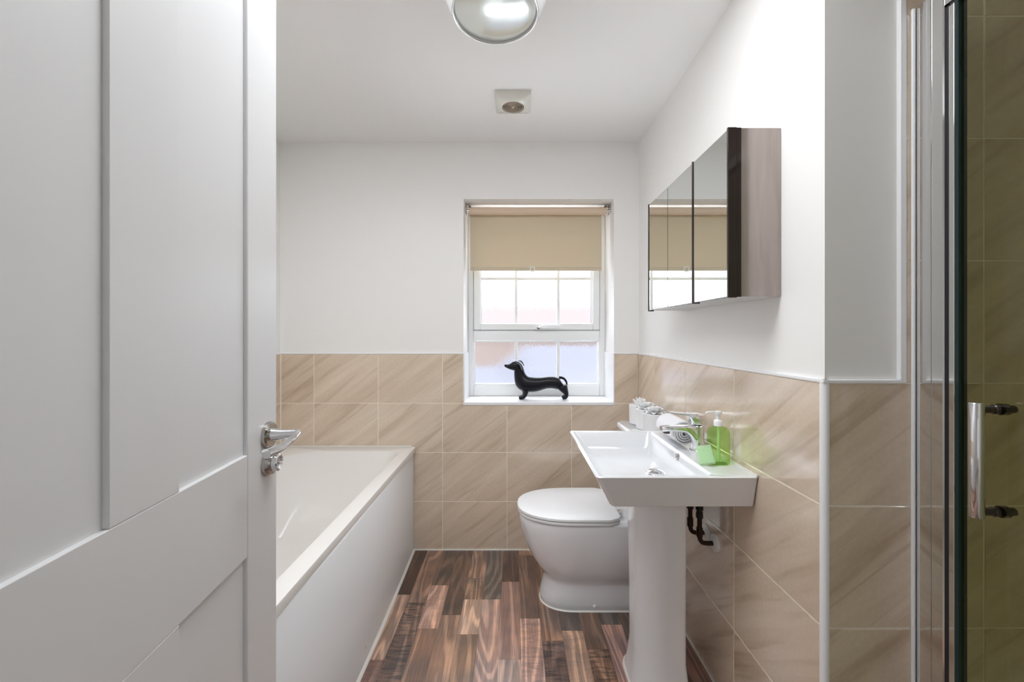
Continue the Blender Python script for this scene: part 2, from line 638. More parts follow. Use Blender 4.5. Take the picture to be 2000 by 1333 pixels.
# per strip: joints measured from the back wall forward, tone of each piece (tone, ripple)
strips = {
    -7: ([1.894, 1.514], [(0, 0), (4, 0), (2, .4)]),
    -6: ([1.837], [(3, 0), (7, 1)]),
    -5: ([1.965, 1.675], [(1, 0), (5, .2), (3, 0)]),
    -4: ([1.757], [(1, 0), (4, 0)]),
    -3: ([2.02, 1.86, 1.642], [(3, 0), (3, .2), (5, 0), (3, 0)]),
    -2: ([1.860], [(7, 0), (5, 0)]),
    -1: ([1.993], [(0, 0), (4, 0)]),
    0: ([2.229, 1.735], [(4, 0), (2, 0), (5, .4)]),
    1: ([2.149, 1.608], [(1, 0), (3, 0), (7, 1)]),
    2: ([2.02, 1.663], [(2, 0), (7, 0), (5, .2)]),
    3: ([2.10], [(3, 0), (2, 0)]),
    4: ([1.698], [(7, 0), (4, 0)]),
    5: ([1.95], [(2, 0), (1, 0)]),
    6: ([2.05], [(4, 0), (2, 0)]),
    7: ([1.80], [(1, 0), (3, 0)]),
}
full_plank_cache = {}


def plank(x0, x1, y0, y1, tone, ripple):
    w, l = x1 - x0 - 0.0006, y1 - y0 - 0.0008
    key = (round(w, 4), round(l, 4))
    if key not in full_plank_cache:
        b = bmesh.new()
        box(b, -w / 2, w / 2, -l / 2, l / 2, -0.006, 0)
        me = bpy.data.meshes.new('plank')
        b.to_mesh(me)
        b.free()
        me.materials.append(M_wood)
        full_plank_cache[key] = me
    o = bpy.data.objects.new('plank', full_plank_cache[key])
    COL.objects.link(o)
    o.parent = floor
    o.location = ((x0 + x1) / 2, (y0 + y1) / 2, 0)
    j = random.uniform(0.9, 1.1)
    c = tones[tone]
    o.color = (c[0] * j, c[1] * j * random.uniform(0.95, 1.05), c[2] * j * random.uniform(0.9, 1.1), ripple)


for k in range(-9, 8):
    x0 = 0.0275 + SW * k
    x1 = min(x0 + SW, XR + T)
    if k in strips:
        joints, tn = strips[k]
    else:
        joints, tn = [1.9 - 0.1 * (k % 3)], [(random.choice([1, 3, 4]), 0), (random.choice([2, 5, 7]), 0)]
    joints = list(joints)
    tn = list(tn)
    while joints[-1] > 0.55:
        joints.append(joints[-1] - random.uniform(0.40, 0.56))
        tn.append((random.choice([1, 2, 3, 4, 5, 7]), random.choice([0, 0, 0.3, 1])))
    tops = [YB + T] + joints
    bots = joints + [YN - 0.1]
    for (a, b), (tt, rp) in zip(zip(tops, bots), tn + [(3, 0)] * 5):
        if a - b > 0.02:
            plank(x0, x1, b, a, tt, rp)

# ------------------------------------------------------------------ tiles
tile_cache = {}


def tile(wall, org, ang, u0, u1, v0, v1):
    """a tile on a wall: org = wall origin, u runs to the viewer's right at angle ang, v = height"""
    g = 0.0015
    w, h = (u1 - u0) - 2 * g, (v1 - v0) - 2 * g
    if w < 0.006 or h < 0.006:
        return
    key = (round(w, 4), round(h, 4))
    if key not in tile_cache:
        b = bmesh.new()
        e = 0.0012
        # front face at y=0 with a small cushion edge, back at y=+T
        loft(b, [[(-w / 2, T, -h / 2), (w / 2, T, -h / 2), (w / 2, T, h / 2), (-w / 2, T, h / 2)],
                 [(-w / 2, e, -h / 2), (w / 2, e, -h / 2), (w / 2, e, h / 2), (-w / 2, e, h / 2)],
                 [(-w / 2 + e, 0, -h / 2 + e), (w / 2 - e, 0, -h / 2 + e), (w / 2 - e, 0, h / 2 - e), (-w / 2 + e, 0, h / 2 - e)]],
             True, True)
        bmesh.ops.recalc_face_normals(b, faces=b.faces)
        me = bpy.data.meshes.new('tile')
        b.to_mesh(me)
        b.free()
        me.materials.append(M_tile)
        tile_cache[key] = me
    o = bpy.data.objects.new('tile', tile_cache[key])
    COL.objects.link(o)
    o.parent = wall
    u = (u0 + u1) / 2
    o.location = (org[0] + u * math.cos(ang), org[1] + u * math.sin(ang), (v0 + v1) / 2)
    o.rotation_euler = (0, 0, ang)


def rows(top, n):
    r = []
    z = top
    for k in range(n):
        r.append((max(z - PZ, -0.004), z))
        z -= PZ
    return r


def grout_slab(wall, bm):
    finish('grout', bm, M_grout, wall)


# back wall
bk = [XL - 0.0] + [-1.114 + PX * i for i in range(5)] + [XR]
bk = [XL, -1.114, -0.756, -0.396, -0.036, 0.324, XR]
for i, (z0, z1) in enumerate(rows(ZT, 4)):
    for a, b in zip(bk, bk[1:]):
        if i == 0:      # the top row is cut round the window
            if b <= WX0 or a >= WX1:
                tile(wall_back, (0, YB), 0, a, b, z0, z1)
            elif a < WX0 < b:
                tile(wall_back, (0, YB), 0, a, WX0, z0, z1)
            elif a < WX1 < b:
                tile(wall_back, (0, YB), 0, WX1, b, z0, z1)
        else:
            tile(wall_back, (0, YB), 0, a, b, z0, z1)
bm = bmesh.new()
box(bm, XL, WX0, YB + 0.0012, YB + T + 0.001, -0.004, ZT)
box(bm, WX1, XR, YB + 0.0012, YB + T + 0.001, -0.004, ZT)
box(bm, WX0, WX1, YB + 0.0012, YB + T + 0.001, -0.004, WZ0 - 0.004)
grout_slab(wall_back, bm)
# right wall, u runs towards the camera: angle -90
rt = [YB - v for v in (YB, 2.013, 1.652, 1.291, YJ + 0.006)]
for z0, z1 in rows(ZT, 4):
    for a, b in zip(rt, rt[1:]):
        tile(wall_right, (XR, YB), -math.pi / 2, a, b, z0, z1)
grout_slab(wall_right, bx(XR + 0.0012, XR + T + 0.001, YJ + 0.004, YB, -0.004, ZT))
# left wall, u runs away from the camera: angle +90
lf = [0.02 + PX * i for i in range(6)] + [YB - YN]
for z0, z1 in rows(ZT, 4):
    for a, b in zip(lf, lf[1:]):
        tile(wall_left, (XL, YN), math.pi / 2, a, b, z0, z1)
grout_slab(wall_left, bx(XL - T - 0.001, XL - 0.0012, YN, YB, -0.004, ZT))
# return wall: half height up to the bead, full height in the shower
XB = 0.894
for z0, z1 in rows(ZT, 4):
    tile(wall_return, (0, YJ), 0, XR + 0.008, XB, z0, z1)
XU = 0.878
allrows = rows(ZT + 4 * PZ, 8) + [(ZT + 4 * PZ, ZC)]
for z0, z1 in allrows:
    z1 = min(z1, ZC)
    if z0 >= ZT - 0.01:
        tile(wall_return, (0, YJ), 0, XU, 1.053, z0, z1)
    else:
        tile(wall_return, (0, YJ), 0, XB, 1.053, z0, z1)
    tile(wall_return, (0, YJ), 0, 1.053, 1.413, z0, z1)
    tile(wall_return, (0, YJ), 0, 1.413, XS, z0, z1)
    for a in range(3):
        u0 = a * PX
        u1 = min(u0 + PX, YJ - YN)
        tile(wall_shower, (XS, YJ), -math.pi / 2, u0, u1, z0, z1)
bm = bmesh.new()
box(bm, XR + 0.004, XS, YJ + 0.0012, YJ + T + 0.001, -0.004, ZT)
box(bm, XU, XS, YJ + 0.0012, YJ + T + 0.001, ZT, ZC)
grout_slab(wall_return, bm)
grout_slab(wall_shower, bx(XS + 0.0012, XS + T + 0.001, YN, YJ, -0.004, ZC))

# ------------------------------------------------------------------ trims
ZR0 = 0.585
trims = [
    # top of tiling
    (bx(XL, WX0, YB - 0.002, YB + T + 0.002, ZT, ZT + 0.007), 'white strip capping the tiles left of the window'),
    (bx(WX1, XR, YB - 0.002, YB + T + 0.002, ZT, ZT + 0.007), 'white strip capping the tiles right of the window'),
    (bx(XR - 0.002, XR + T + 0.002, YJ + T + 0.003, YB, ZT, ZT + 0.008), 'white strip capping the tiles above basin and toilet'),
    (bx(XL - T - 0.002, XL + 0.002, YN, YB, ZT, ZT + 0.007), 'white strip capping the tiles on the bath wall'),
    (bx(XR - 0.002, XU, YJ - 0.002, YJ + T + 0.003, ZT, ZT + 0.008), 'white strip capping the tiles beside the shower'),
    # floor sealant
    (bx(-0.55, XR - 0.001, YB - 0.006, YB, -0.004, 0.006), 'cream sealant line at foot of the window wall'),
    (bx(XR - 0.006, XR, YJ, YB - 0.007, -0.004, 0.006), 'cream sealant line at foot of the basin wall'),
]
n = 1
for b, lb in trims:
    structure(finish('trim_%d' % n, b, M_trim if n < 6 else M_sealant, bevel=0.0015), lb, 'trim')
    n += 1
# quarter round corner trim
bm = bmesh.new()
prof = [(XR + 0.012, YJ - 0.001), (XR + 0.012, YJ + 0.010), (XR - 0.001, YJ + 0.012)]
for k in range(7):
    a = math.pi + (math.pi / 2) * k / 6
    prof.append((XR + 0.0075 + 0.0095 * math.cos(a), YJ + 0.0075 + 0.0095 * math.sin(a)))
loft(bm, [[(x, y, z) for x, y in prof] for z in (-0.004, ZT + 0.008)])
structure(finish('trim_%d' % n, bm, M_trim, smooth=35), 'rounded white corner strip between basin wall and shower wall', 'trim')
n += 1
structure(finish('trim_%d' % n, bx(XU - 0.014, XU, YJ - 0.002, YJ + T + 0.001, ZT + 0.008, ZC), M_trim, bevel=0.002),
          'upright white edge strip where the full-height shower tiles begin', 'trim')
n += 1
structure(finish('trim_%d' % n, bx(XL, XL + 0.004, YB - 0.004, YB, ZR0, ZT), M_grout), 'cream grout line in the tiled corner above the bath', 'trim')
n += 1
# window reveal lining
bm = bmesh.new()
box(bm, WX0 - 0.001, WX0 + 0.006, YB - 0.003, YW, WZ0, ZT + 0.006)
box(bm, WX1 - 0.006, WX1 + 0.001, YB - 0.003, YW, WZ0, ZT + 0.006)
structure(finish('trim_%d' % n, bm, M_trim, bevel=0.002), 'white lining on the lower sides of the window recess', 'trim')
n += 1
structure(finish('trim_%d' % n, bx(WX0 - 0.001, WX1 + 0.001, YB - 0.004, YW + 0.01, WZ0 - 0.018, WZ0), M_trim, bevel=0.003),
          'white window sill under the black dog figurine', 'sill')
n += 1
# doorway lining
bm = bmesh.new()
box(bm, -0.47, -0.43, 0.0, YN + 0.0, 0, 2.05)
box(bm, 0.60, 0.64, 0.0, YN + 0.012, 0, 2.05)
box(bm, -0.47, 0.64, 0.0, YN + 0.012, 2.03, 2.09)
structure(finish('trim_%d' % n, bm, M_door, bevel=0.002), 'white frame of the doorway behind the view', 'trim')

# ------------------------------------------------------------------ window
win = bpy.data.objects.new('window_1', None)
COL.objects.link(win)
win.location = ((WX0 + WX1) / 2, YW, WZ0)
structure(win, 'white plastic window with obscure glass above tiled sill', 'window')


def frame(bm, x0, x1, z0, z1, wl, wr, wb, wt, y0, y1):
    box(bm, x0, x0 + wl, y0, y1, z0, z1)
    box(bm, x1 - wr, x1, y0, y1, z0, z1)
    box(bm, x0 + wl, x1 - wr, y0, y1, z0, z0 + wb)
    box(bm, x0 + wl, x1 - wr, y0, y1, z1 - wt, z1)


bm = bmesh.new()
frame(bm, WX0, WX1, WZ0, WZ1, 0.035, 0.035, 0.066, 0.06, YW, YW + 0.06)
box(bm, WX0 + 0.035, WX1 - 0.035, YW - 0.004, YW + 0.06, 1.165, 1.2285)
finish('frame', bm, M_upvc, win, bevel=0.005)
# bead round the lower pane
bm = bmesh.new()
frame(bm, -0.250, 0.533, 0.889, 1.168, 0.010, 0.010, 0.010, 0.010, YW + 0.006, YW + 0.05)
finish('glazing_bead', bm, M_upvc, win, bevel=0.002)
bm = bmesh.new()
frame(bm, -0.243, 0.526, 1.231, 1.900, 0.040, 0.040, 0.040, 0.040, YW - 0.014, YW + 0.045)
sash = finish('sash', bm, M_upvc, win, bevel=0.006)
bm = bmesh.new()
frame(bm, -0.2055, 0.4885, 1.2675, 1.864, 0.007, 0.007, 0.007, 0.007, YW - 0.002, YW + 0.03)
finish('glazing_bead', bm, M_upvc, sash, bevel=0.002)
# gaskets: thin dark lines round glass and sash
bm = bmesh.new()
frame(bm, -0.2455, 0.5285, 1.2285, 1.9025, 0.003, 0.003, 0.003, 0.003, YW - 0.001, YW + 0.02)
finish('gasket', bm, mat('gasket_grey', (0.25, 0.25, 0.27), 0.6), win)
bm = bmesh.new()
frame(bm, -0.2415, 0.5245, 0.8975, 1.1595, 0.0026, 0.0026, 0.0026, 0.0026, YW + 0.026, YW + 0.034)
finish('gasket', bm, bpy.data.materials['gasket_grey'], win)
bm = bmesh.new()
frame(bm, -0.200, 0.483, 1.273, 1.8585, 0.0024, 0.0036, 0.0024, 0.0024, YW + 0.020, YW + 0.028)
finish('gasket', bm, bpy.data.materials['gasket_grey'], sash)
# panes and glazing bars
bxs = (0.016, 0.277)
for x0, x1 in ((-0.243, bxs[0]), (bxs[0], bxs[1]), (bxs[1], 0.526)):
    finish('pane', bx(x0, x1, YW + 0.034, YW + 0.038, 0.896, 1.161), M_pane, win)
for b in bxs:
    finish('glazing_bar', bx(b - 0.0095, b + 0.0095, YW + 0.018, YW + 0.033, 0.898, 1.159), M_upvc, win, bevel=0.003)
    finish('glazing_bar', bx(b - 0.0085, b + 0.0085, YW + 0.012, YW + 0.027, 1.273, 1.859), M_upvc, sash, bevel=0.003)
finish('glazing_bar', bx(-0.199, 0.482, YW + 0.0125, YW + 0.0265, 1.540, 1.558), M_upvc, sash, bevel=0.003)
for x0, x1 in ((-0.2, bxs[0]), (bxs[0], bxs[1]), (bxs[1], 0.484)):
    for z0, z1 in ((1.271, 1.549), (1.549, 1.860)):
        finish('pane', bx(x0, x1, YW + 0.028, YW + 0.032, z0, z1), M_pane, sash)
# espagnolette handle
bm = bmesh.new()
loft(bm, [rrect(0.126, 0.176, YW - 0.026, YW - 0.012, z, 0.006, 4) for z in (1.236, 1.254)])
h = finish('handle', bm, M_upvc, sash, smooth=40)
bm = bmesh.new()
tube(bm, curve_pts([(0.150, YW - 0.028, 1.246), (0.168, YW - 0.040, 1.250), (0.20, YW - 0.045, 1.255), (0.278, YW - 0.045, 1.256)], 5),
     [(0.006, 0.009)] * 15 + [(0.004, 0.008)], 12)
finish('lever', bm, M_upvc, h, smooth=50)
bm = bmesh.new()
lathe(bm, (0.152, YW - 0.036, 1.244), [(0.008, 0), (0.008, 0.010)], 16, 'y')
finish('lock_button', bm, M_black, h, smooth=40)

# ------------------------------------------------------------------ neighbouring houses outside
t = thing('brick_house', 'red brick house seen blurred through the window glass', 'house', (-2, 11, -2.8))
finish('wall', bx(-12, 9, 11, 15, -2.8, 1.25), M_brick, t)
bm = bmesh.new()
loft(bm, [[(x, 10.7, 1.25), (x, 15.3, 1.25), (x, 13, 2.15)] for x in (-12.3, 9.3)])
finish('roof', bm, paint('roof_tile_outside', (0.30, 0.245, 0.235), 0.9, 0.3, 12), t)
t = thing('slate_outbuilding', 'low grey outbuilding seen through the lower window panes', 'outbuilding', (3.0, 7, -2.8))
finish('wall', bx(-2.8, 7, 6, 8.2, -2.8, 0.35), M_slate, t)
bm = bmesh.new()
loft(bm, [[(x, 5.8, 0.35), (x, 8.4, 0.35), (x, 7.6, zt)] for x, zt in ((-3.0, 0.52), (-0.3, 0.62), (0.2, 1.0), (7.2, 1.02))])
finish('roof', bm, M_slate, t)
structure(finish('ground_outside', bx(-30, 30, 2.8, 60, -2.95, -2.8), M_ground), 'grey paving outside below the window', 'ground')

# ------------------------------------------------------------------ door leaf
door = bpy.data.objects.new('door_1', None)
COL.objects.link(door)
A = math.radians(90 + 5.77)
door.location = (-0.4172, 0.17, 0.006)
door.rotation_euler = (0, 0, A)
structure(door, 'white four-panel door standing open at the left with chrome handle', 'door')
DL, DT, DH = 0.672, 0.036, 1.974
xs = [0, 0.109, 0.283, 0.392, 0.5625, DL]
zr = [0, 0.20, 0.800, 0.982, 1.865, DH]


def dpart(name, a, bev=0.0012):
    return finish(name, bx(*a), M_door, door, local=True, bevel=bev)


dpart('stile', (xs[0], xs[1], 0, DT, 0, DH))
dpart('stile', (xs[4] + 0.0006, xs[5], 0, DT, 0, DH), 0.003)
for z0, z1 in ((zr[0], zr[1]), (zr[2], zr[3]), (zr[4], zr[5])):
    dpart('rail', (xs[1], xs[4], 0, DT, z0, z1), 0.0015)
for z0, z1 in ((zr[1], zr[2]), (zr[3], zr[4])):
    dpart('muntin', (xs[2], xs[3], 0, DT, z0, z1))
    for a, b in ((xs[1], xs[2]), (xs[3], xs[4])):
        dpart('panel', (a, b, 0.0072, DT - 0.0072, z0, z1), 0)
# hardware, local frame: visible face is y=0, outward is -y
hx, hz = 0.634, 1.001
bm = bmesh.new()
lathe(bm, (hx, 0, hz), [(0.026, 0), (0.026, -0.006), (0.023, -0.009), (0.013, -0.0095)], 40, 'y')
rose = finish('handle_rose', bm, M_satin, door, local=True, smooth=35)
bm = bmesh.new()
pts = curve_pts([(hx, -0.006, hz), (hx, -0.028, hz), (hx, -0.050, hz + 0.002), (hx - 0.005, -0.0595, hz + 0.003),
                 (hx - 0.018, -0.0615, hz + 0.002), (hx - 0.045, -0.060, hz - 0.003), (hx - 0.075, -0.054, hz - 0.008), (hx - 0.103, -0.046, hz - 0.009)], 7)
N = len(pts)
rad = []
for i in range(N):
    u = i / (N - 1)
    if u < 0.45:
        w_ = u / 0.45
        rad.append((0.0135 - 0.0080 * w_ ** 0.8,) * 2)
    else:
        v = (u - 0.45) / 0.55
        rad.append((0.0055 + 0.0030 * v ** 1.4, 0.0055 + 0.0035 * v ** 1.4))
tube(bm, pts, rad, 20)
hd = finish('door_handle', bm, M_chrome, door, local=True, smooth=45)
hd['label'] = 'polished lever of the handle'
zk = hz - 0.054
bm = bmesh.new()
lathe(bm, (hx, 0, zk), [(0.026, 0), (0.026, -0.006), (0.022, -0.011), (0.010, -0.012)], 40, 'y')
esc = finish('lock_rose', bm, M_satin, door, local=True, smooth=35)
bm = bmesh.new()
lathe(bm, (hx, -0.011, zk), [(0.0165, 0), (0.0175, -0.004), (0.0165, -0.0105), (0.013, -0.012), (0.007, -0.0095), (0.006, -0.006)], 32, 'y')
finish('thumb_turn', bm, M_chrome, esc, local=True, smooth=35)
for z in (0.25, 1.75):
    bm = bmesh.new()
    lathe(bm, (-0.004, 0.0, z), [(0.006, 0), (0.006, 0.09)], 14)
    finish('hinge', bm, M_satin, door, local=True, smooth=40)

# ------------------------------------------------------------------ bath
bath = thing('bath', 'white straight bath with plain front panel along the left wall', 'bath', (-0.92, 1.44, 0))
X0, X1, Y0, Y1, ZR = XL + 0.002, -0.545, 0.590, YB - 0.002, 0.580


def bow(ring, amp=0.016, xm=None):
    out = []
    for x, y, z in ring:
        f = max(0, (x - (X0 + 0.3)) / (X1 - X0 - 0.3))
        t_ = (y - Y0) / (Y1 - Y0)
        out.append((x + amp * f * math.sin(math.pi * min(max(t_, 0), 1)), y, z))
    return out


RR = lambda i, z, r: bow(rrect(X0 + i, X1 - i, Y0 + i, Y1 - i, z, r, 8))
rings = [RR(0.012, ZR - 0.030, 0.012), RR(0.001, ZR - 0.029, 0.012), RR(0.0, ZR - 0.006, 0.012), RR(0.0015, ZR - 0.0018, 0.012), RR(0.006, ZR, 0.012)]
ix0, ix1, iy0, iy1 = X0 + 0.065, X1 - 0.062, Y0 + 0.085, Y1 - 0.090


def inner(dx, dx2, dy0, dy1, z, r):
    return bow(rrect(ix0 + dx, ix1 - dx2, iy0 + dy0, iy1 - dy1, z, r, 8))


rings += [inner(0, 0, 0, 0, ZR - 0.0008, (0.07, 0.27, 0.14, 0.14)),
          inner(0.0025, 0.0025, 0.0025, 0.003, ZR - 0.003, (0.07, 0.27, 0.14, 0.14)),
          inner(0.008, 0.008, 0.010, 0.014, ZR - 0.03, (0.08, 0.26, 0.14, 0.14)),
          inner(0.035, 0.035, 0.05, 0.12, ZR - 0.20, (0.10, 0.20, 0.13, 0.13)),
          inner(0.060, 0.060, 0.09, 0.24, ZR - 0.34, (0.12, 0.12, 0.12, 0.12)),
          inner(0.085, 0.085, 0.12, 0.32, ZR - 0.375, (0.11, 0.11, 0.11, 0.11)),
          inner(0.14, 0.14, 0.18, 0.42, ZR - 0.385, 0.08)]
bm = bmesh.new()
loft(bm, rings, False, True)
finish('tub', bm, M_acrylic, bath, smooth=32)
# front panel, gently bowed
bm = bmesh.new()
cols = []
for i in range(25):
    t_ = i / 24
    y = Y0 + 0.004 + (Y1 - Y0 - 0.006) * t_
    xo = X1 - 0.012 + 0.016 * math.sin(math.pi * t_)
    cols.append([(xo - 0.015, y, 0.002), (xo, y, 0.002), (xo + 0.001, y, 0.012), (xo, y, 0.03), (xo, y, ZR - 0.034), (xo - 0.003, y, ZR - 0.030), (xo - 0.015, y, ZR - 0.030)])
loft(bm, cols)
pn = finish('front_panel', bm, M_panel, bath, smooth=40)
bm = bmesh.new()
lathe(bm, (X1 + 0.0005, 1.505, 0.052), [(0.007, 0), (0.007, 0.002), (0.004, 0.004)], 14, 'x')
finish('screw_cap', bm, M_chrome, pn, smooth=30)
bm = bmesh.new()
box(bm, X0, X1 - 0.027, Y0 + 0.004, Y0 + 0.018, 0.002, ZR - 0.03)
finish('end_panel', bm, M_panel, bath)
# sealant strips along foot of the panel and along the tiles
bm = bmesh.new()
rs = []
for i in range(25):
    t_ = i / 24
    y = Y0 + 0.004 + (Y1 - Y0 - 0.006) * t_
    xo = X1 - 0.011 + 0.016 * math.sin(math.pi * t_)
    rs.append([(xo - 0.002, y, 0.0), (xo + 0.009, y, 0.0), (xo + 0.006, y, 0.006), (xo - 0.002, y, 0.012)])
loft(bm, rs)
finish('sealant_strip', bm, M_sealant, bath, smooth=50)
bm = bmesh.new()
box(bm, X0, X1 - 0.02, Y1 - 0.006, Y1 + 0.001, ZR - 0.002, ZR + 0.004)
box(bm, X0, X0 + 0.006, Y0, Y1, ZR - 0.002, ZR + 0.004)
finish('sealant_strip', bm, M_sealant, bath, bevel=0.002)

# ------------------------------------------------------------------ toilet
TYC = 1.885
toilet = thing('toilet', 'white close-coupled toilet with closed lid beyond the basin', 'toilet', (0.38, TYC, 0))


def dring(xf, xb, hw, z, ex=2.3, n=40, squareback=0.3):
    """D-shaped ring: round nose at xf (towards -X), squarer at the back xb"""
    pts = []
    L = xb - xf
    nose = min(L * 0.62, hw * 1.42)
    for k in range(n // 2 + 1):          # nose arc
        a = -math.pi / 2 + math.pi * k / (n // 2)
        ca, sa = math.cos(a), math.sin(a)
        x = xf + nose - nose * abs(ca) ** (2 / ex)
        y = -hw * math.copysign(abs(sa) ** (2 / ex), sa)
        pts.append((x, TYC + y, z))
    m = n // 2 - 1
    cr = min(hw * squareback, L * 0.3)
    for k in range(m + 1):             # back edge with rounded corners
        u = k / m
        yy = -hw + 2 * hw * u
        d = hw - abs(yy)
        off = 0 if d > cr else cr - math.sqrt(max(cr * cr - (cr - d) ** 2, 0))
        pts.append((xb - off, TYC + yy, z))
    return pts


bm = bmesh.new()
prof = [  # z, nose x, back x, half width
    (0.0, 0.128, 0.690, 0.104), (0.004, 0.122, 0.690, 0.108), (0.03, 0.118, 0.690, 0.110), (0.07, 0.130, 0.690, 0.108),
    (0.108, 0.137, 0.690, 0.106), (0.134, 0.137, 0.690, 0.107), (0.146, 0.124, 0.690, 0.122), (0.175, 0.100, 0.690, 0.134),
    (0.22, 0.074, 0.690, 0.150), (0.28, 0.050, 0.690, 0.164), (0.34, 0.032, 0.690, 0.173), (0.385, 0.025, 0.690, 0.177),
    (0.397, 0.028, 0.690, 0.176), (0.402, 0.038, 0.688, 0.168)]
rings = []
for z, xf, xb, hw in prof:
    rings.append(dring(xf, xb, hw, z, squareback=0.08))
loft(bm, rings)
pan = finish('pan', bm, M_ceramic, toilet, smooth=50)
for s in (-1,):
    bm = bmesh.new()
    lathe(bm, (0.352, TYC + s * 0.1035, 0.024), [(0.009, 0.0), (0.009, -0.006), (0.006, -0.010), (0.001, -0.0115)], 18, 'y')
    finish('bolt_cap', bm, M_seat, pan, smooth=60)
bm = bmesh.new()
loft(bm, [dring(0.024, 0.452, 0.178, 0.404, squareback=0.3), dring(0.019, 0.456, 0.182, 0.407, squareback=0.3),
          dring(0.019, 0.456, 0.182, 0.414, squareback=0.3), dring(0.024, 0.452, 0.178, 0.416, squareback=0.3)])
finish('seat', bm, M_seat, toilet, smooth=50)
bm = bmesh.new()
loft(bm, [dring(0.024, 0.452, 0.177, 0.4185, squareback=0.3), dring(0.017, 0.458, 0.183, 0.422, squareback=0.3),
          dring(0.018, 0.457, 0.182, 0.430, squareback=0.3), dring(0.028, 0.449, 0.172, 0.4335, squareback=0.3),
          dring(0.10, 0.40, 0.11, 0.4345, squareback=0.3)])
finish('lid', bm, M_seat, toilet, smooth=60)
for s in (-1, 1):
    bm = bmesh.new()
    lathe(bm, (0.470, TYC + s * 0.075, 0.402), [(0.014, 0), (0.014, 0.02), (0.010, 0.024)], 18)
    finish('hinge', bm, M_chrome, toilet, smooth=40)
# sealant at the foot
bm = bmesh.new()
loft(bm, [dring(0.118, 0.690, 0.113, 0.0), dring(0.1225, 0.690, 0.1085, 0.005)])
finish('sealant_strip', bm, M_sealant, toilet, smooth=50)
# cistern
bm = bmesh.new()
cy = 1.925
loft(bm, [rrect(0.560, 0.690, cy - 0.165, cy + 0.165, 0.395, (0.004, 0.04, 0.04, 0.004), 6),
          rrect(0.540, 0.690, cy - 0.185, cy + 0.185, 0.45, (0.004, 0.045, 0.045, 0.004), 6),
          rrect(0.532, 0.690, cy - 0.195, cy + 0.195, 0.722, (0.004, 0.045, 0.045, 0.004), 6)])
cis = finish('cistern', bm, M_ceramic, toilet, smooth=50)
bm = bmesh.new()
loft(bm, [rrect(0.531, 0.691, cy - 0.196, cy + 0.196, 0.725, (0.004, 0.045, 0.045, 0.004), 6),
          rrect(0.526, 0.691, cy - 0.201, cy + 0.201, 0.729, (0.004, 0.048, 0.048, 0.004), 6),
          rrect(0.526, 0.691, cy - 0.201, cy + 0.201, 0.750, (0.004, 0.048, 0.048, 0.004), 6),
          rrect(0.532, 0.690, cy - 0.195, cy + 0.195, 0.757, (0.004, 0.042, 0.042, 0.004), 6)])
finish('cistern_lid', bm, M_ceramic, cis, smooth=60)

# ------------------------------------------------------------------ pots with porcelain flowers on the cistern


def petal(bm, c, ang, tilt, L, w, th=0.0016, point=1.0):
    """thin leaf shape rising from c"""
    d = Vector((math.cos(ang), math.sin(ang), 0))
    s = Vector((-math.sin(ang), math.cos(ang), 0))
    up = Vector((0, 0, 1))
    rings = []
    for k in range(7):
        u = k / 6
        ww = w * (math.sin(math.pi * min(u * 0.85 + 0.12, 1)) ** (0.8)) * (1 if u < 0.99 else (0.12 if point > 0.5 else 0.55))
        th_ = tilt + 0.35 * u * (1 if point > 0.5 else -1.1)
        p = Vector(c) + d * (L * u * math.cos(th_)) + up * (L * u * math.sin(th_))
        nrm = (up * math.cos(th_) - d * math.sin(th_))
        cup = ww * 0.35
        rings.append([p - s * ww + nrm * cup, p - nrm * th, p + s * ww + nrm * cup, p + nrm * (th)])
    loft(bm, rings)


def flower_pot(y, z0, label, spiky):
    x = 0.634
    t = thing('flower_pot', label, 'pot', (x, y, z0), 0, 'white pots with porcelain flowers on the cistern')
    bm = bmesh.new()
    lathe(bm, (x, y, z0), [(0.046, 0), (0.050, 0.003), (0.0515, 0.085), (0.0515, 0.093), (0.049, 0.095), (0.047, 0.090), (0.0, 0.089)], 40)
    finish('pot', bm, M_white, t, smooth=40)
    bm = bmesh.new()
    zt = z0 + 0.089
    if spiky:
        for r, nn, L, tl, w in ((0, 7, 0.050, 0.35, 0.012), (0, 6, 0.046, 0.80, 0.011), (0, 4, 0.038, 1.15, 0.009)):
            for k in range(nn):
                petal(bm, (x, y, zt), 2 * math.pi * (k + 0.37 * nn) / nn, tl, L, w)
    else:
        for nn, L, tl, w in ((8, 0.050, 0.55, 0.022), (7, 0.048, 0.95, 0.021), (6, 0.044, 1.25, 0.018), (5, 0.040, 1.50, 0.013), (3, 0.034, 1.6, 0.009)):
            for k in range(nn):
                petal(bm, (x, y, zt), 2 * math.pi * (k + 0.3 * nn) / nn, tl, L, w, point=0)
        lathe(bm, (x, y, zt), [(0.010, 0), (0.012, 0.012), (0.006, 0.020)], 12)
    finish('flower', bm, M_petal, t, smooth=70)


flower_pot(2.058, 0.757, 'white round pot with spiky pointed petals, farthest of three on the cistern', True)
flower_pot(1.946, 0.757, 'white round pot with a flower, middle one of three on the cistern', False)
flower_pot(1.834, 0.757, 'white round pot with a full rounded blossom, nearest of three on the cistern', False)

# ------------------------------------------------------------------ basin
basin = thing('basin', 'white rectangular pedestal basin mounted on the right tiled wall', 'basin', (0.46, 1.438, 0))
bx0, bx1, by0, by1, bz = 0.234, XR - 0.001, 1.159, 1.717, 0.800


def BR(x0, x1, y0, y1, z, r):
    return rrect(x0, x1, y0, y1, z, r, 6)


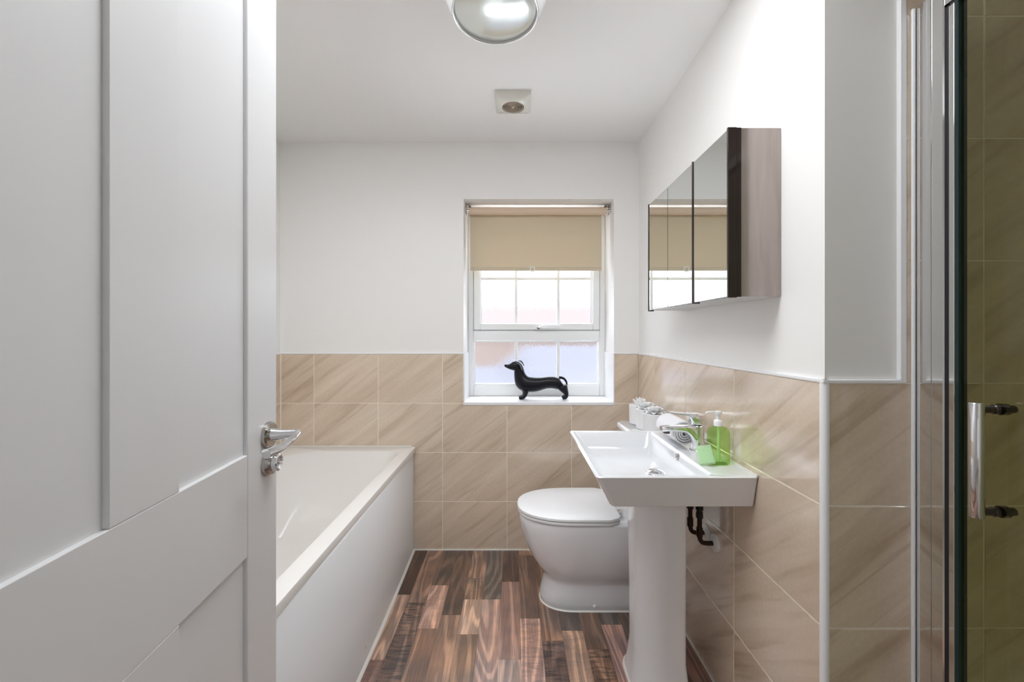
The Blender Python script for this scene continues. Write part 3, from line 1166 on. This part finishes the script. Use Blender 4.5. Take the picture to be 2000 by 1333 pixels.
bm = bmesh.new()
loft(bm, [BR(0.36, 0.67, 1.31, 1.57, 0.662, (0.03, 0.05, 0.05, 0.03)),
          BR(0.31, 0.685, 1.24, 1.64, 0.690, (0.02, 0.05, 0.05, 0.02)),
          BR(0.292, 0.689, 1.190, 1.686, 0.7065, (0.006, 0.016, 0.016, 0.006)),
          BR(0.283, 0.690, 1.180, 1.696, 0.7075, (0.006, 0.014, 0.014, 0.006)),
          BR(0.279, 0.691, 1.176, 1.700, 0.712, (0.006, 0.014, 0.014, 0.006)),
          BR(0.236, bx1, 1.161, 1.715, 0.794, (0.005, 0.012, 0.012, 0.005)),
          BR(bx0, bx1, by0, by1, 0.797, (0.005, 0.012, 0.012, 0.005)),
          BR(bx0 + 0.003, bx1 - 0.002, by0 + 0.003, by1 - 0.003, bz, (0.005, 0.010, 0.010, 0.005)),
          BR(bx0 + 0.011, 0.574, by0 + 0.012, by1 - 0.012, bz, (0.02, 0.016, 0.016, 0.02)),
          BR(bx0 + 0.014, 0.571, by0 + 0.015, by1 - 0.015, bz - 0.003, (0.02, 0.016, 0.016, 0.02)),
          BR(0.276, 0.560, by0 + 0.030, by1 - 0.030, 0.745, (0.03, 0.03, 0.03, 0.03)),
          BR(0.292, 0.553, by0 + 0.045, by1 - 0.045, 0.727, (0.03, 0.03, 0.03, 0.03)),
          BR(0.32, 0.54, by0 + 0.075, by1 - 0.075, 0.7205, (0.03, 0.03, 0.03, 0.03)),
          BR(0.46, 0.53, 1.39, 1.47, 0.7165, 0.03)])
bowl = finish('bowl', bm, M_ceramic, basin, smooth=40)
# overflow
bm = bmesh.new()
lathe(bm, (0.5655, 1.415, 0.779), [(0.0135, 0.004), (0.0135, -0.001), (0.010, -0.003), (0.009, 0.0), (0.0, 0.0)], 24, 'x')
finish('overflow_ring', bm, M_satin, bowl, smooth=40)
# pop-up waste
bm = bmesh.new()
lathe(bm, (0.496, 1.43, 0.7165), [(0.034, 0), (0.034, 0.003), (0.031, 0.005), (0.029, 0.005), (0.029, 0.009), (0.02, 0.014), (0.0, 0.016)], 32)
finish('plug', bm, M_chrome, bowl, smooth=40)
# pedestal
bm = bmesh.new()
pr = []
for z, x0, x1, y0, y1 in ((0.0, 0.402, 0.580, 1.325, 1.565), (0.02, 0.406, 0.577, 1.330, 1.56), (0.12, 0.416, 0.568, 1.340, 1.545), (0.35, 0.414, 0.566, 1.335, 1.545),
                          (0.55, 0.411, 0.566, 1.330, 1.550), (0.66, 0.408, 0.566, 1.328, 1.555), (0.70, 0.406, 0.566, 1.328, 1.555)):
    pr.append(rrect(x0, x1, y0, y1, z, (0.012, 0.085, 0.085, 0.012), 10))
loft(bm, pr)
finish('pedestal', bm, M_ceramic, basin, smooth=45)
bm = bmesh.new()
loft(bm, [rrect(0.397, 0.585, 1.320, 1.570, 0.0, (0.012, 0.09, 0.09, 0.012), 8), rrect(0.402, 0.580, 1.325, 1.565, 0.006, (0.012, 0.085, 0.085, 0.012), 8)])
finish('sealant_strip', bm, M_sealant, basin, smooth=50)
finish('sealant_strip', bx(XR - 0.007, XR + 0.0005, by0, by1, bz - 0.002, bz + 0.005), M_sealant, basin, bevel=0.002)

# pipes: under the basin, to white wall rosettes
for name_l, x, y, ztop, zb in (('dark copper supply pipe with black hose, nearer one under the basin', 0.638, 1.405, 0.69, 0.487),
                               ('dark copper supply pipe, farther one close behind the pedestal', 0.634, 1.470, 0.69, 0.492)):
    bm = bmesh.new()
    r = 0.0078
    tube(bm, curve_pts([(x, y, zb + 0.095), (x, y, zb + 0.05), (x, y, zb + 0.022), (x + 0.006, y, zb + 0.006), (x + 0.020, y, zb), (XR - 0.003, y, zb)], 5), r, 14)
    pp = finish('supply_pipe', bm, M_pipe, basin, smooth=60)
    pp['label'] = name_l
    bm = bmesh.new()
    lathe(bm, (x, y, zb + 0.088), [(0.0125, 0), (0.0125, 0.018), (0.010, 0.02), (0.010, 0.026), (0.0135, 0.028), (0.0135, 0.046), (0.009, 0.048)], 6)
    finish('nut', bm, M_pipe2, pp)
    bm = bmesh.new()
    lathe(bm, (x, y, zb + 0.024), [(0.0105, 0), (0.0105, 0.03)], 16)
    finish('elbow_collar', bm, M_pipe, pp, smooth=40)
    bm = bmesh.new()
    tube(bm, curve_pts([(x, y, zb + 0.13), (x - 0.001, y, zb + 0.17), (x - 0.002, y + 0.002, ztop - 0.01), (x - 0.02, y + 0.01, ztop + 0.012)], 5), 0.0068, 12)
    finish('hose', bm, M_pipe2, pp, smooth=60)
    bm = bmesh.new()
    lathe(bm, (XR, y, zb), [(0.030, 0.0), (0.030, -0.006), (0.022, -0.011), (0.012, -0.012)], 28, 'x')
    ro = finish('wall_rosette', bm, M_pump, pp, smooth=40)
    ro['label'] = 'white plastic wall rosette'

# ------------------------------------------------------------------ tap
tx, ty = 0.640, 1.425
tap = thing('basin_mixer_tap', 'chrome mixer tap with flat lever on the basin ledge', 'tap', (tx, ty, bz))
bm = bmesh.new()
lathe(bm, (tx, ty, bz), [(0.026, 0), (0.026, 0.003), (0.0225, 0.005), (0.0215, 0.086), (0.020, 0.088)], 36)
finish('body', bm, M_chrome, tap, smooth=35)
# spout: broad arm reaching over the bowl with a hooked underside
bm = bmesh.new()
sp = [  # x offset, z top, z bottom, half width
    (0.010, 0.090, 0.010, 0.0205), (-0.014, 0.089, 0.014, 0.020), (-0.030, 0.089, 0.050, 0.0195), (-0.042, 0.0885, 0.062, 0.0195), (-0.065, 0.088, 0.067, 0.019),
    (-0.095, 0.087, 0.068, 0.018), (-0.122, 0.085, 0.067, 0.017), (-0.127, 0.083, 0.070, 0.015)]
rings = []
for dx, zt, zb_, hw in sp:
    ring = []
    zc, hh = (zt + zb_) / 2, (zt - zb_) / 2
    for k in range(20):
        a = 2 * math.pi * k / 20
        ca, sa = math.cos(a), math.sin(a)
        ring.append((tx + dx, ty + hw * math.copysign(abs(ca) ** 0.55, ca), bz + zc + hh * math.copysign(abs(sa) ** 0.55, sa)))
    rings.append(ring)
loft(bm, rings)
spo = finish('spout', bm, M_chrome, tap, smooth=50)
bm = bmesh.new()
lathe(bm, (tx - 0.108, ty, bz + 0.060), [(0.011, 0), (0.012, 0.002), (0.012, 0.012)], 20)
finish('aerator', bm, M_bronze, spo, smooth=40)
# lever head
bm = bmesh.new()
lv = [(0.024, 0.128, 0.092, 0.021), (0.020, 0.131, 0.090, 0.0225), (-0.010, 0.131, 0.090, 0.0225), (-0.024, 0.131, 0.094, 0.021), (-0.030, 0.131, 0.112, 0.019),
      (-0.040, 0.131, 0.122, 0.0165), (-0.080, 0.133, 0.127, 0.014), (-0.104, 0.136, 0.131, 0.0125), (-0.107, 0.135, 0.132, 0.011)]
rings = []
for dx, zt, zb_, hw in lv:
    ring = []
    zc, hh = (zt + zb_) / 2, (zt - zb_) / 2
    for k in range(20):
        a = 2 * math.pi * k / 20
        ca, sa = math.cos(a), math.sin(a)
        ring.append((tx + dx, ty + hw * math.copysign(abs(ca) ** 0.4, ca), bz + zc + hh * math.copysign(abs(sa) ** 0.4, sa)))
    rings.append(ring)
loft(bm, rings)
finish('lever', bm, M_chrome, tap, smooth=40)

# ------------------------------------------------------------------ rolled towel
rx, rz = 0.612, bz + 0.0480
bm = bmesh.new()
outer, inn = [], []
turns = 4.6
NP = 150
for k in range(NP):
    u = k / (NP - 1)
    a = -0.4 + turns * 2 * math.pi * u
    r = 0.0075 + (0.0465 - 0.0075) * u
    th = 0.0056
    outer.append((r * math.cos(a), r * math.sin(a)))
    inn.append(((r - th) * math.cos(a), (r - th) * math.sin(a)))
sec = outer + inn[::-1]
ysl = [(1.468, 0.96), (1.471, 0.99), (1.477, 1.0), (1.51, 1.0), (1.56, 1.01), (1.61, 1.0), (1.626, 0.985), (1.630, 0.94)]
R = []
for y, s in ysl:
    R.append([bm.verts.new((rx + px * s * 1.02, y, rz + pz * s)) for px, pz in sec])
m_ = len(sec)
for a, b in zip(R, R[1:]):
    for i in range(m_):
        j = (i + 1) % m_
        bm.faces.new((a[i], a[j], b[j], b[i]))
for rg in (R[0], R[-1]):
    for i in range(NP - 1):
        bm.faces.new((rg[i], rg[i + 1], rg[m_ - 2 - i], rg[m_ - 1 - i]))
towel = finish('rolled_towel', bm, M_towel, smooth=60)
recenter(towel)
tag(towel, 'white towel rolled up on the basin ledge behind the chrome tap', 'towel')

# ------------------------------------------------------------------ soap bottle
sx, sy = 0.640, 1.280
bot = thing('soap_dispenser', 'green transparent hand soap bottle with white pump', 'soap bottle', (sx, sy, bz))
bm = bmesh.new()
rings = []
for h, w, d in ((0, 0.027, 0.020), (0.003, 0.0315, 0.0235), (0.010, 0.0325, 0.0245), (0.06, 0.0325, 0.0245), (0.098, 0.032, 0.024),
                (0.108, 0.029, 0.021), (0.114, 0.022, 0.017), (0.117, 0.012, 0.012), (0.121, 0.012, 0.012)):
    ring = []
    for k in range(32):
        a = 2 * math.pi * k / 32
        ca, sa = math.cos(a), math.sin(a)
        ring.append((sx + w * math.copysign(abs(ca) ** 0.75, ca), sy + d * math.copysign(abs(sa) ** 0.75, sa), bz + h))
    rings.append(ring)
loft(bm, rings)
finish('bottle', bm, M_soap, bot, smooth=50)
bm = bmesh.new()
tube(bm, [(sx + 0.001, sy, bz + 0.115), (sx + 0.001, sy, bz + 0.006)], 0.0042, 10)
finish('dip_tube', bm, M_tube, bot, smooth=60)
bm = bmesh.new()
lathe(bm, (sx, sy, bz + 0.118), [(0.0135, 0), (0.0135, 0.014), (0.011, 0.018), (0.006, 0.020), (0.006, 0.034), (0.0095, 0.036), (0.0105, 0.044), (0.008, 0.046)], 24)
pu = finish('pump', bm, M_pump, bot, smooth=40)
bm = bmesh.new()
tube(bm, curve_pts([(sx, sy, bz + 0.1595), (sx - 0.018, sy + 0.001, bz + 0.160), (sx - 0.034, sy + 0.002, bz + 0.159), (sx - 0.038, sy + 0.002, bz + 0.154)], 4), 0.0034, 10)
finish('nozzle', bm, M_pump, pu, smooth=60)

# wrapped soap bar leaning on the bottle
sb_o = thing('soap_bar_packet', 'small pale green wrapped soap bar leaning against the bottle', 'soap', (0.592, 1.262, bz))
Rm = Matrix.Translation((0.592, 1.262, bz + 0.0305)) @ Matrix.Rotation(math.radians(-28), 4, 'Z') @ Matrix.Rotation(math.radians(-16), 4, 'Y') @ Matrix.Rotation(math.radians(-12), 4, 'X')
bm = bmesh.new()
box(bm, -0.0195, 0.0195, -0.0055, 0.0055, -0.022, 0.022)
bm.transform(Rm)
finish('soap', bm, M_barcore, sb_o, bevel=0.003)
bm = bmesh.new()
loft(bm, [[(-0.022, -0.001, -0.027), (0.022, -0.001, -0.027), (0.022, 0.001, -0.027), (-0.022, 0.001, -0.027)],
          [(-0.022, -0.007, -0.0225), (0.022, -0.007, -0.0225), (0.022, 0.007, -0.0225), (-0.022, 0.007, -0.0225)],
          [(-0.022, -0.007, 0.0225), (0.022, -0.007, 0.0225), (0.022, 0.007, 0.0225), (-0.022, 0.007, 0.0225)],
          [(-0.022, -0.001, 0.030), (0.022, -0.001, 0.030), (0.022, 0.001, 0.030), (-0.022, 0.001, 0.030)]])
bm.transform(Rm)
finish('wrapper', bm, M_bar, sb_o)

# ------------------------------------------------------------------ mirror cabinet
cab = thing('mirror_cabinet', 'wall cabinet with three mirror doors and glossy dark side above the basin', 'cabinet', (0.63, 1.39, 1.302))
cx0, cy0, cy1, cz0, cz1 = 0.565, 1.074, 1.713, 1.303, 1.745
finish('carcass', bx(cx0 + 0.0215, XR + T - 0.001, cy0 + 0.003, cy1 - 0.002, cz0, cz1), mat('cabinet_white_underside', (0.66, 0.65, 0.64), 0.4), cab)
finish('side_panel', bx(cx0 + 0.032, XR + T - 0.001, cy0, cy0 + 0.0029, cz0, cz1), M_taupe, cab)
finish('side_dark_reflection', bx(cx0 + 0.0215, cx0 + 0.0318, cy0 - 0.0005, cy0 + 0.0029, cz0 - 0.001, cz1 + 0.001), M_bronze, cab)  # dark strip stands in for the black reflection along the side panel
w3 = (cy1 - cy0) / 3
for i in range(3):
    y0, y1 = cy0 + i * w3 + 0.0008, cy0 + (i + 1) * w3 - 0.0008
    d = finish('cabinet_door', bx(cx0 + 0.005, cx0 + 0.020, y0, y1, cz0, cz1), M_bronze, cab)
    if i == 0:      # edge grip nearest the camera
        yy0, yy1 = y0 - 0.001, y0 + 0.006
        ya, yb = y0 + 0.006, y1
    elif i == 1:
        yy0, yy1 = y0, y0 + 0.006
        ya, yb = y0 + 0.006, y1
    else:
        yy0, yy1 = y1 - 0.003, y1
        ya, yb = y0 + 0.002, y1 - 0.003
    finish('mirror', bx(cx0, cx0 + 0.0049, ya, yb, cz0 + 0.001, cz1 - 0.001), M_mirror, d)
    bm = bmesh.new()
    box(bm, cx0 - 0.003, cx0 + 0.0215, yy0, yy1, cz0 - 0.003, cz1 + 0.003)
    finish('edge_grip', bm, M_bronze, d, bevel=0.0015)

# ------------------------------------------------------------------ roller blind
bl = thing('roller_blind', 'beige roller blind half lowered over the window', 'blind', (0.14, 2.395, 1.56))
yb, zb = 2.398, 1.926
bm = bmesh.new()
lathe(bm, (WX0 + 0.020, yb, zb), [(0.0225, 0), (0.0225, WX1 - WX0 - 0.040)], 32, 'x')
finish('fabric_roll', bm, M_roller, bl, smooth=40)
bm = bmesh.new()
lathe(bm, (WX0 + 0.006, yb, zb), [(0.012, 0), (0.012, WX1 - WX0 - 0.012)], 20, 'x')
finish('tube', bm, M_alu, bl, smooth=40)
yf = yb + 0.0215
bm = bmesh.new()
rs = []
for x in (-0.256, 0.520):
    rs.append([(x, yf - 0.0006, zb + 0.004), (x, yf - 0.0006, 1.588), (x, yf + 0.0006, 1.588), (x, yf + 0.0006, zb + 0.004)])
loft(bm, rs)
finish('fabric', bm, M_fabric, bl)
bm = bmesh.new()
loft(bm, [rrect(x, x + 0.0001, yf - 0.004, yf + 0.004, 0, 0.00001, 1) and [(x, yf - 0.0035, 1.580), (x, yf - 0.0035, 1.600), (x, yf + 0.0035, 1.600), (x, yf + 0.0035, 1.580)] for x in (-0.256, 0.520)])
finish('bottom_bar', bm, M_fabric, bl, bevel=0.002)
bm = bmesh.new()
frame(bm, 0.096, 0.126, 1.574, 1.604, 0.005, 0.005, 0.005, 0.005, yf - 0.0075, yf - 0.0045)
finish('pull_tab', bm, M_pump, bl, bevel=0.001)
for x0, x1 in ((WX0 + 0.0005, WX0 + 0.006), (WX1 - 0.006, WX1 - 0.0005)):
    bm = bmesh.new()
    box(bm, x0, x1, yb - 0.030, yb + 0.020, zb - 0.018, WZ1 - 0.010)
    s = 1 if x0 < 0 else -1
    box(bm, min(x0, x0 + s * 0.03), max(x0, x0 + s * 0.03) if s > 0 else x1, yb - 0.030, yb + 0.020, WZ1 - 0.014, WZ1 - 0.010)
    finish('bracket', bm, M_satin, bl, bevel=0.0015)

# ------------------------------------------------------------------ dachshund figurine
dy = 2.392
dog = thing('dachshund_figurine', 'glossy black dachshund dog figurine on the window sill', 'figurine', (0.13, dy, WZ0))


def DP(px, py, off=0.0):
    return ((px - 1003) / 334.5, dy + off, 1.203 - (py - 654) / 334.5)


def skin_part(name, chains, m, parent, sub=2):
    me = bpy.data.meshes.new(name)
    verts, edges, rad, idx = [], [], [], {}
    for ch in chains:
        prev = None
        for p, r in ch:
            key = tuple(round(c, 5) for c in p)
            if key not in idx:
                idx[key] = len(verts)
                verts.append(Vector(p) - wloc(parent))
                rad.append(r)
            if prev is not None:
                edges.append((prev, idx[key]))
            prev = idx[key]
    me.from_pydata(verts, edges, [])
    me.materials.append(m)
    o = bpy.data.objects.new(name, me)
    COL.objects.link(o)
    o.parent = parent
    sk = o.modifiers.new('skin', 'SKIN')
    sk.use_smooth_shade = True
    lay = me.skin_vertices[0] if len(me.skin_vertices) else None
    if lay is None:
        me.attributes.new('skin', 'FLOAT', 'POINT')
    for v, r in zip(me.skin_vertices[0].data, rad):
        v.radius = r if isinstance(r, tuple) else (r, r)
    me.skin_vertices[0].data[0].use_root = True
    sb = o.modifiers.new('sub', 'SUBSURF')
    sb.levels = sb.render_levels = sub
    return o


k = 1 / 334.5


def body_rings(stations, seg=24):
    """stations: (px centre, py centre, half height px, half depth px, tilt degrees of the ring plane)"""
    rings = []
    for px, py, hh, hd, tl in stations:
        c = Vector(DP(px, py))
        a = math.radians(tl)
        upv = Vector((math.sin(a), 0, math.cos(a)))
        side = Vector((0, 1, 0))
        rings.append([c + upv * (hh * k * math.cos(2 * math.pi * i / seg)) + side * (hd * k * math.sin(2 * math.pi * i / seg)) for i in range(seg)])
    return rings


bm = bmesh.new()
loft(bm, body_rings([  # snout to rump, one continuous body
    (984.8, 714.2, 1.4, 1.4, 0), (986.5, 714.8, 2.9, 2.7, 0), (991, 716.2, 3.9, 3.6, 0), (996, 716.8, 5.3, 4.6, 2), (999.5, 715.3, 8.0, 6.2, 4),
    (1004, 714.6, 9.4, 7.4, 8), (1009, 715.6, 10.3, 8.0, 24), (1012.2, 719, 10.4, 8.0, 50), (1013.6, 725, 10.2, 8.0, 74), (1014.6, 731, 10.8, 8.6, 76),
    (1016, 738, 13.0, 10.0, 64), (1018.6, 744.6, 15.8, 11.6, 44), (1023.5, 749, 16.2, 12.8, 24), (1030, 751, 15.8, 13.2, 8), (1038, 751.4, 15.2, 13.2, 0),
    (1048, 751.8, 14.4, 12.6, 0), (1058, 750.0, 12.8, 11.6, 2), (1068, 747.4, 11.8, 11.0, 2), (1078, 747.0, 11.8, 11.2, 0), (1086, 748.6, 12.4, 12.0, -2),
    (1093.5, 750.6, 12.6, 12.2, -10), (1099, 752.6, 10.8, 10.5, -24), (1103, 755, 6.5, 6, -40)]))
finish('body', bm, M_dog, dog, smooth=180, sub=1)
for s in (-1, 1):
    o_ = s * 0.018
    bm = bmesh.new()
    pts = [DP(1025, 755, o_ * .8), DP(1026.5, 762, o_), DP(1026, 768, o_), DP(1024, 773.5, o_), DP(1021, 776.4, o_), DP(1016.5, 776.6, o_), DP(1013.0, 777.2, o_)]
    tube(bm, pts, [r * k for r in (10.5, 7.6, 5.4, 4.2, 4.0, 3.6, 2.6)], 14)
    finish('front_leg', bm, M_dog, dog, smooth=180, sub=1)
    bm = bmesh.new()
    pts = [DP(1097, 752, o_ * .9), DP(1100, 760, o_), DP(1104.5, 766, o_), DP(1106, 772, o_), DP(1104.5, 776, o_), DP(1101, 776.6, o_), DP(1097.6, 777, o_)]
    tube(bm, pts, [r * k for r in (11.5, 8.8, 5.4, 4.2, 4.1, 3.6, 2.7)], 14)
    finish('hind_leg', bm, M_dog, dog, smooth=180, sub=1)
    # ear swept back
    bm = bmesh.new()
    p = curve_pts([DP(1008, 709, s * 0.019), DP(1012, 711, s * 0.026), DP(1016, 716, s * 0.029), DP(1019, 723, s * 0.028)], 4)
    if s > 0:
        p = curve_pts([DP(1012, 706.5, 0.016), DP(1016.5, 706, 0.02), DP(1020.5, 710, 0.022), DP(1024, 716, 0.022)], 4)
    tube(bm, p, [(0.0018 + 0.0006 * min(i, 12 - i), 0.003 + 0.0019 * min(i, 4)) for i in range(len(p))], 12)
    finish('ear', bm, M_dog, dog, smooth=180, sub=1)
bm = bmesh.new()
tp_ = curve_pts([DP(1092, 738), DP(1097, 738.2), DP(1102.5, 741), DP(1106.5, 747.5), DP(1106.6, 754.5), DP(1104.6, 761)], 5)
tube(bm, tp_, [(3.0 - 1.9 * i / (len(tp_) - 1)) * k for i in range(len(tp_))], 10)
finish('tail', bm, M_dog, dog, smooth=180)
for s in (-1, 1):
    bm = bmesh.new()
    lathe(bm, DP(1004, 712.5, s * 0.0185), [(0.0, -0.002), (0.0026, 0), (0.0, 0.002)], 10, 'y', False, False)
    finish('eye', bm, M_chrome, dog, smooth=180)

# ------------------------------------------------------------------ ceiling light
lx, ly = -0.055, 1.245
lamp = thing('ceiling_light', 'round flush ceiling light with silvery glass disc and white surround', 'ceiling light', (lx, ly, ZC))
bm = bmesh.new()
lathe(bm, (lx, ly, ZC), [(0.163, 0), (0.163, -0.012), (0.160, -0.030), (0.152, -0.062), (0.140, -0.088), (0.132, -0.099), (0.129, -0.1025), (0.1275, -0.099), (0.126, -0.090), (0.05, -0.088)], 72)
finish('surround', bm, M_lampbody, lamp, smooth=40)
bm = bmesh.new()
lathe(bm, (lx, ly, ZC), [(0.1262, -0.093), (0.118, -0.0975), (0.09, -0.102), (0.05, -0.1055), (0.0, -0.107)], 72)
ls = finish('glass_disc', bm, M_lens, lamp, smooth=60)
ls['label'] = 'silvery convex glass disc'
bm = bmesh.new()
prof = []
tor = []
for i in range(72):
    a = 2 * math.pi * i / 72
    tor.append([(lx + (0.1285 + 0.0026 * math.cos(b)) * math.cos(a), ly + (0.1285 + 0.0026 * math.cos(b)) * math.sin(a), ZC - 0.1015 + 0.0026 * math.sin(b))
                for b in [2 * math.pi * j / 10 for j in range(10)]])
loft(bm, tor + [tor[0]], False, False)
bmesh.ops.remove_doubles(bm, verts=bm.verts, dist=1e-6)
finish('rim', bm, M_chrome, lamp, smooth=180)

# ------------------------------------------------------------------ extractor fan
fx, fy, fs = -0.002, 1.883, 0.080
fan = thing('extractor_fan', 'square cream extractor fan with round grille on the ceiling', 'extractor fan', (fx, fy, ZC))


def sq(h, z, r=0.006):
    return rrect(fx - h, fx + h, fy - h, fy + h, z, r, 5)


def circ(r, z, n=24):
    # ring matched to the 24-point rrect
    pts = []
    for q_ in range(4):
        for j in range(6):
            a = math.radians(q_ * 90 + 90 * j / 5 * 0.999 + 0.04)
            pts.append((fx + r * math.cos(a), fy + r * math.sin(a), z))
    return pts


bm = bmesh.new()
loft(bm, [sq(fs, ZC), sq(fs, ZC - 0.014), sq(fs - 0.003, ZC - 0.018), circ(0.056, ZC - 0.032), circ(0.051, ZC - 0.034), circ(0.049, ZC - 0.030), circ(0.048, ZC - 0.012)], True, False)
finish('cover', bm, M_fan, fan, smooth=50)
bm = bmesh.new()
lathe(bm, (fx, fy, ZC - 0.0125), [(0.0485, 0), (0.0485, 0.003)], 32)
finish('cavity', bm, M_fandark, fan)
for r in (0.042, 0.033, 0.024, 0.015):
    bm = bmesh.new()
    lathe(bm, (fx, fy, ZC), [(r + 0.0012, -0.014), (r + 0.0012, -0.032), (r - 0.0012, -0.032), (r - 0.0012, -0.014)], 36, cap0=False, cap1=False)
    finish('grille_ring', bm, M_fanring, fan, smooth=40)
bm = bmesh.new()
lathe(bm, (fx, fy, ZC), [(0.008, -0.013), (0.008, -0.032), (0.004, -0.034)], 20)
finish('grille_hub', bm, M_fanring, fan, smooth=40)
for a in range(3):
    bm = bmesh.new()
    box(bm, 0.006, 0.0485, -0.0015, 0.0015, -0.026, -0.015)
    bm.transform(Matrix.Translation((fx, fy, ZC)) @ Matrix.Rotation(math.radians(30 + 120 * a), 4, 'Z'))
    finish('grille_spoke', bm, M_fanring, fan)

# ------------------------------------------------------------------ shower enclosure
XG = 0.907
sh = thing('shower_door', 'framed glass shower door with chrome frame at right', 'shower door', (0.92, 0.5, 0))
# wall profile: polished, slightly rounded towards the wall
bm = bmesh.new()
prof = []
yA, yB_ = 0.852, YJ - 0.0005
prof = [(0.935, yA), (0.912, yA), (0.9095, yA + 0.002), (0.9095, yA + 0.018), (0.9105, yA + 0.0185), (0.9085, yA + 0.019), (0.9085, yA + 0.036), (0.9105, yA + 0.043), (0.914, yB_), (0.935, yB_)]
prof = [(0.920, yA), (0.8965, yA), (0.8945, yA + 0.002), (0.8945, yA + 0.0235), (0.8960, yA + 0.024), (0.8960, yA + 0.0255), (0.8942, yA + 0.026), (0.8938, yA + 0.040), (0.8944, yA + 0.054), (0.8965, yB_ - 0.002), (0.920, yB_)]
loft(bm, [[(x, y, z) for x, y in prof] for z in (0.05, 1.929)])
finish('wall_profile', bm, M_alu, sh, smooth=30)
finish('seal', bx(0.898, 0.919, 0.8445, yA, 0.05, 1.883), M_black, sh)
finish('door_stile', bx(0.897, 0.919, 0.8340, 0.8444, 0.06, 1.880), M_alu, sh, bevel=0.001)
finish('seal', bx(0.8985, 0.916, 0.8270, 0.8339, 0.06, 1.880), M_sealgreen, sh)
finish('header_rail', bx(0.895, 0.925, YN, yA, 1.887, 1.929), M_alu, sh, bevel=0.002)
finish('seal', bx(0.899, 0.919, YN + 0.01, 0.8444, 1.880, 1.887), M_black, sh)
finish('bottom_rail', bx(0.895, 0.925, YN, yA, 0.05, 0.075), M_alu, sh, bevel=0.002)
finish('glass', bx(XG - 0.003, XG + 0.003, YN + 0.03, 0.8269, 0.075, 1.880), M_sglass, sh)
finish('wall_profile', bx(0.895, 0.925, YN, YN + 0.03, 0.05, 1.929), M_alu, sh)
# silicone bead beside the profile
structure(finish('trim_14', bx(0.8875, 0.8950, YJ - 0.006, YJ + 0.001, 0.0, 1.930), M_trim, bevel=0.003, bseg=3),
          'white sealant bead down the tiles beside the shower frame', 'trim')
# handle
hy, hxx = 0.767, 0.867
bm = bmesh.new()
tube(bm, [(hxx, hy, 0.860), (hxx, hy, 0.8615), (hxx, hy, 1.0745), (hxx, hy, 1.076)], [0.0095, 0.0108, 0.0108, 0.0095], 24)
hn = finish('handle', bm, M_chrome, sh, smooth=50)
for z in (0.871, 1.063):
    bm = bmesh.new()
    lathe(bm, (hxx, hy, z), [(0.0072, 0), (0.0072, 0.030), (0.009, 0.031), (0.009, XG - 0.0032 - hxx)], 18, 'x')
    finish('handle_arm', bm, M_bronze, hn, smooth=40)
    bm = bmesh.new()
    lathe(bm, (XG + 0.0032, hy, z), [(0.011, 0), (0.011, 0.012), (0.0075, 0.014), (0.0075, 0.026)], 18, 'x')
    finish('handle_cap', bm, M_bronze, hn, smooth=40)
# tray
tray = thing('shower_tray', 'low white shower tray behind the glass door', 'shower tray', (1.33, 0.52, 0))
bm = bmesh.new()
loft(bm, [rrect(0.890, XS - 0.001, YN + 0.001, YJ - 0.001, z, 0.01, 4) for z in (0.0, 0.048)] +
     [rrect(0.899, XS - 0.01, YN + 0.01, YJ - 0.01, 0.050, 0.01, 4), rrect(0.96, XS - 0.05, YN + 0.05, YJ - 0.05, 0.050, 0.03, 4),
      rrect(0.98, XS - 0.07, YN + 0.07, YJ - 0.07, 0.032, 0.03, 4)])
finish('tray', bm, M_tray, tray, smooth=40)
bm = bmesh.new()
lathe(bm, (1.33, 0.52, 0.032), [(0.05, 0), (0.05, 0.003), (0.04, 0.006)], 30)
finish('waste_cover', bm, M_chrome, tray, smooth=40)
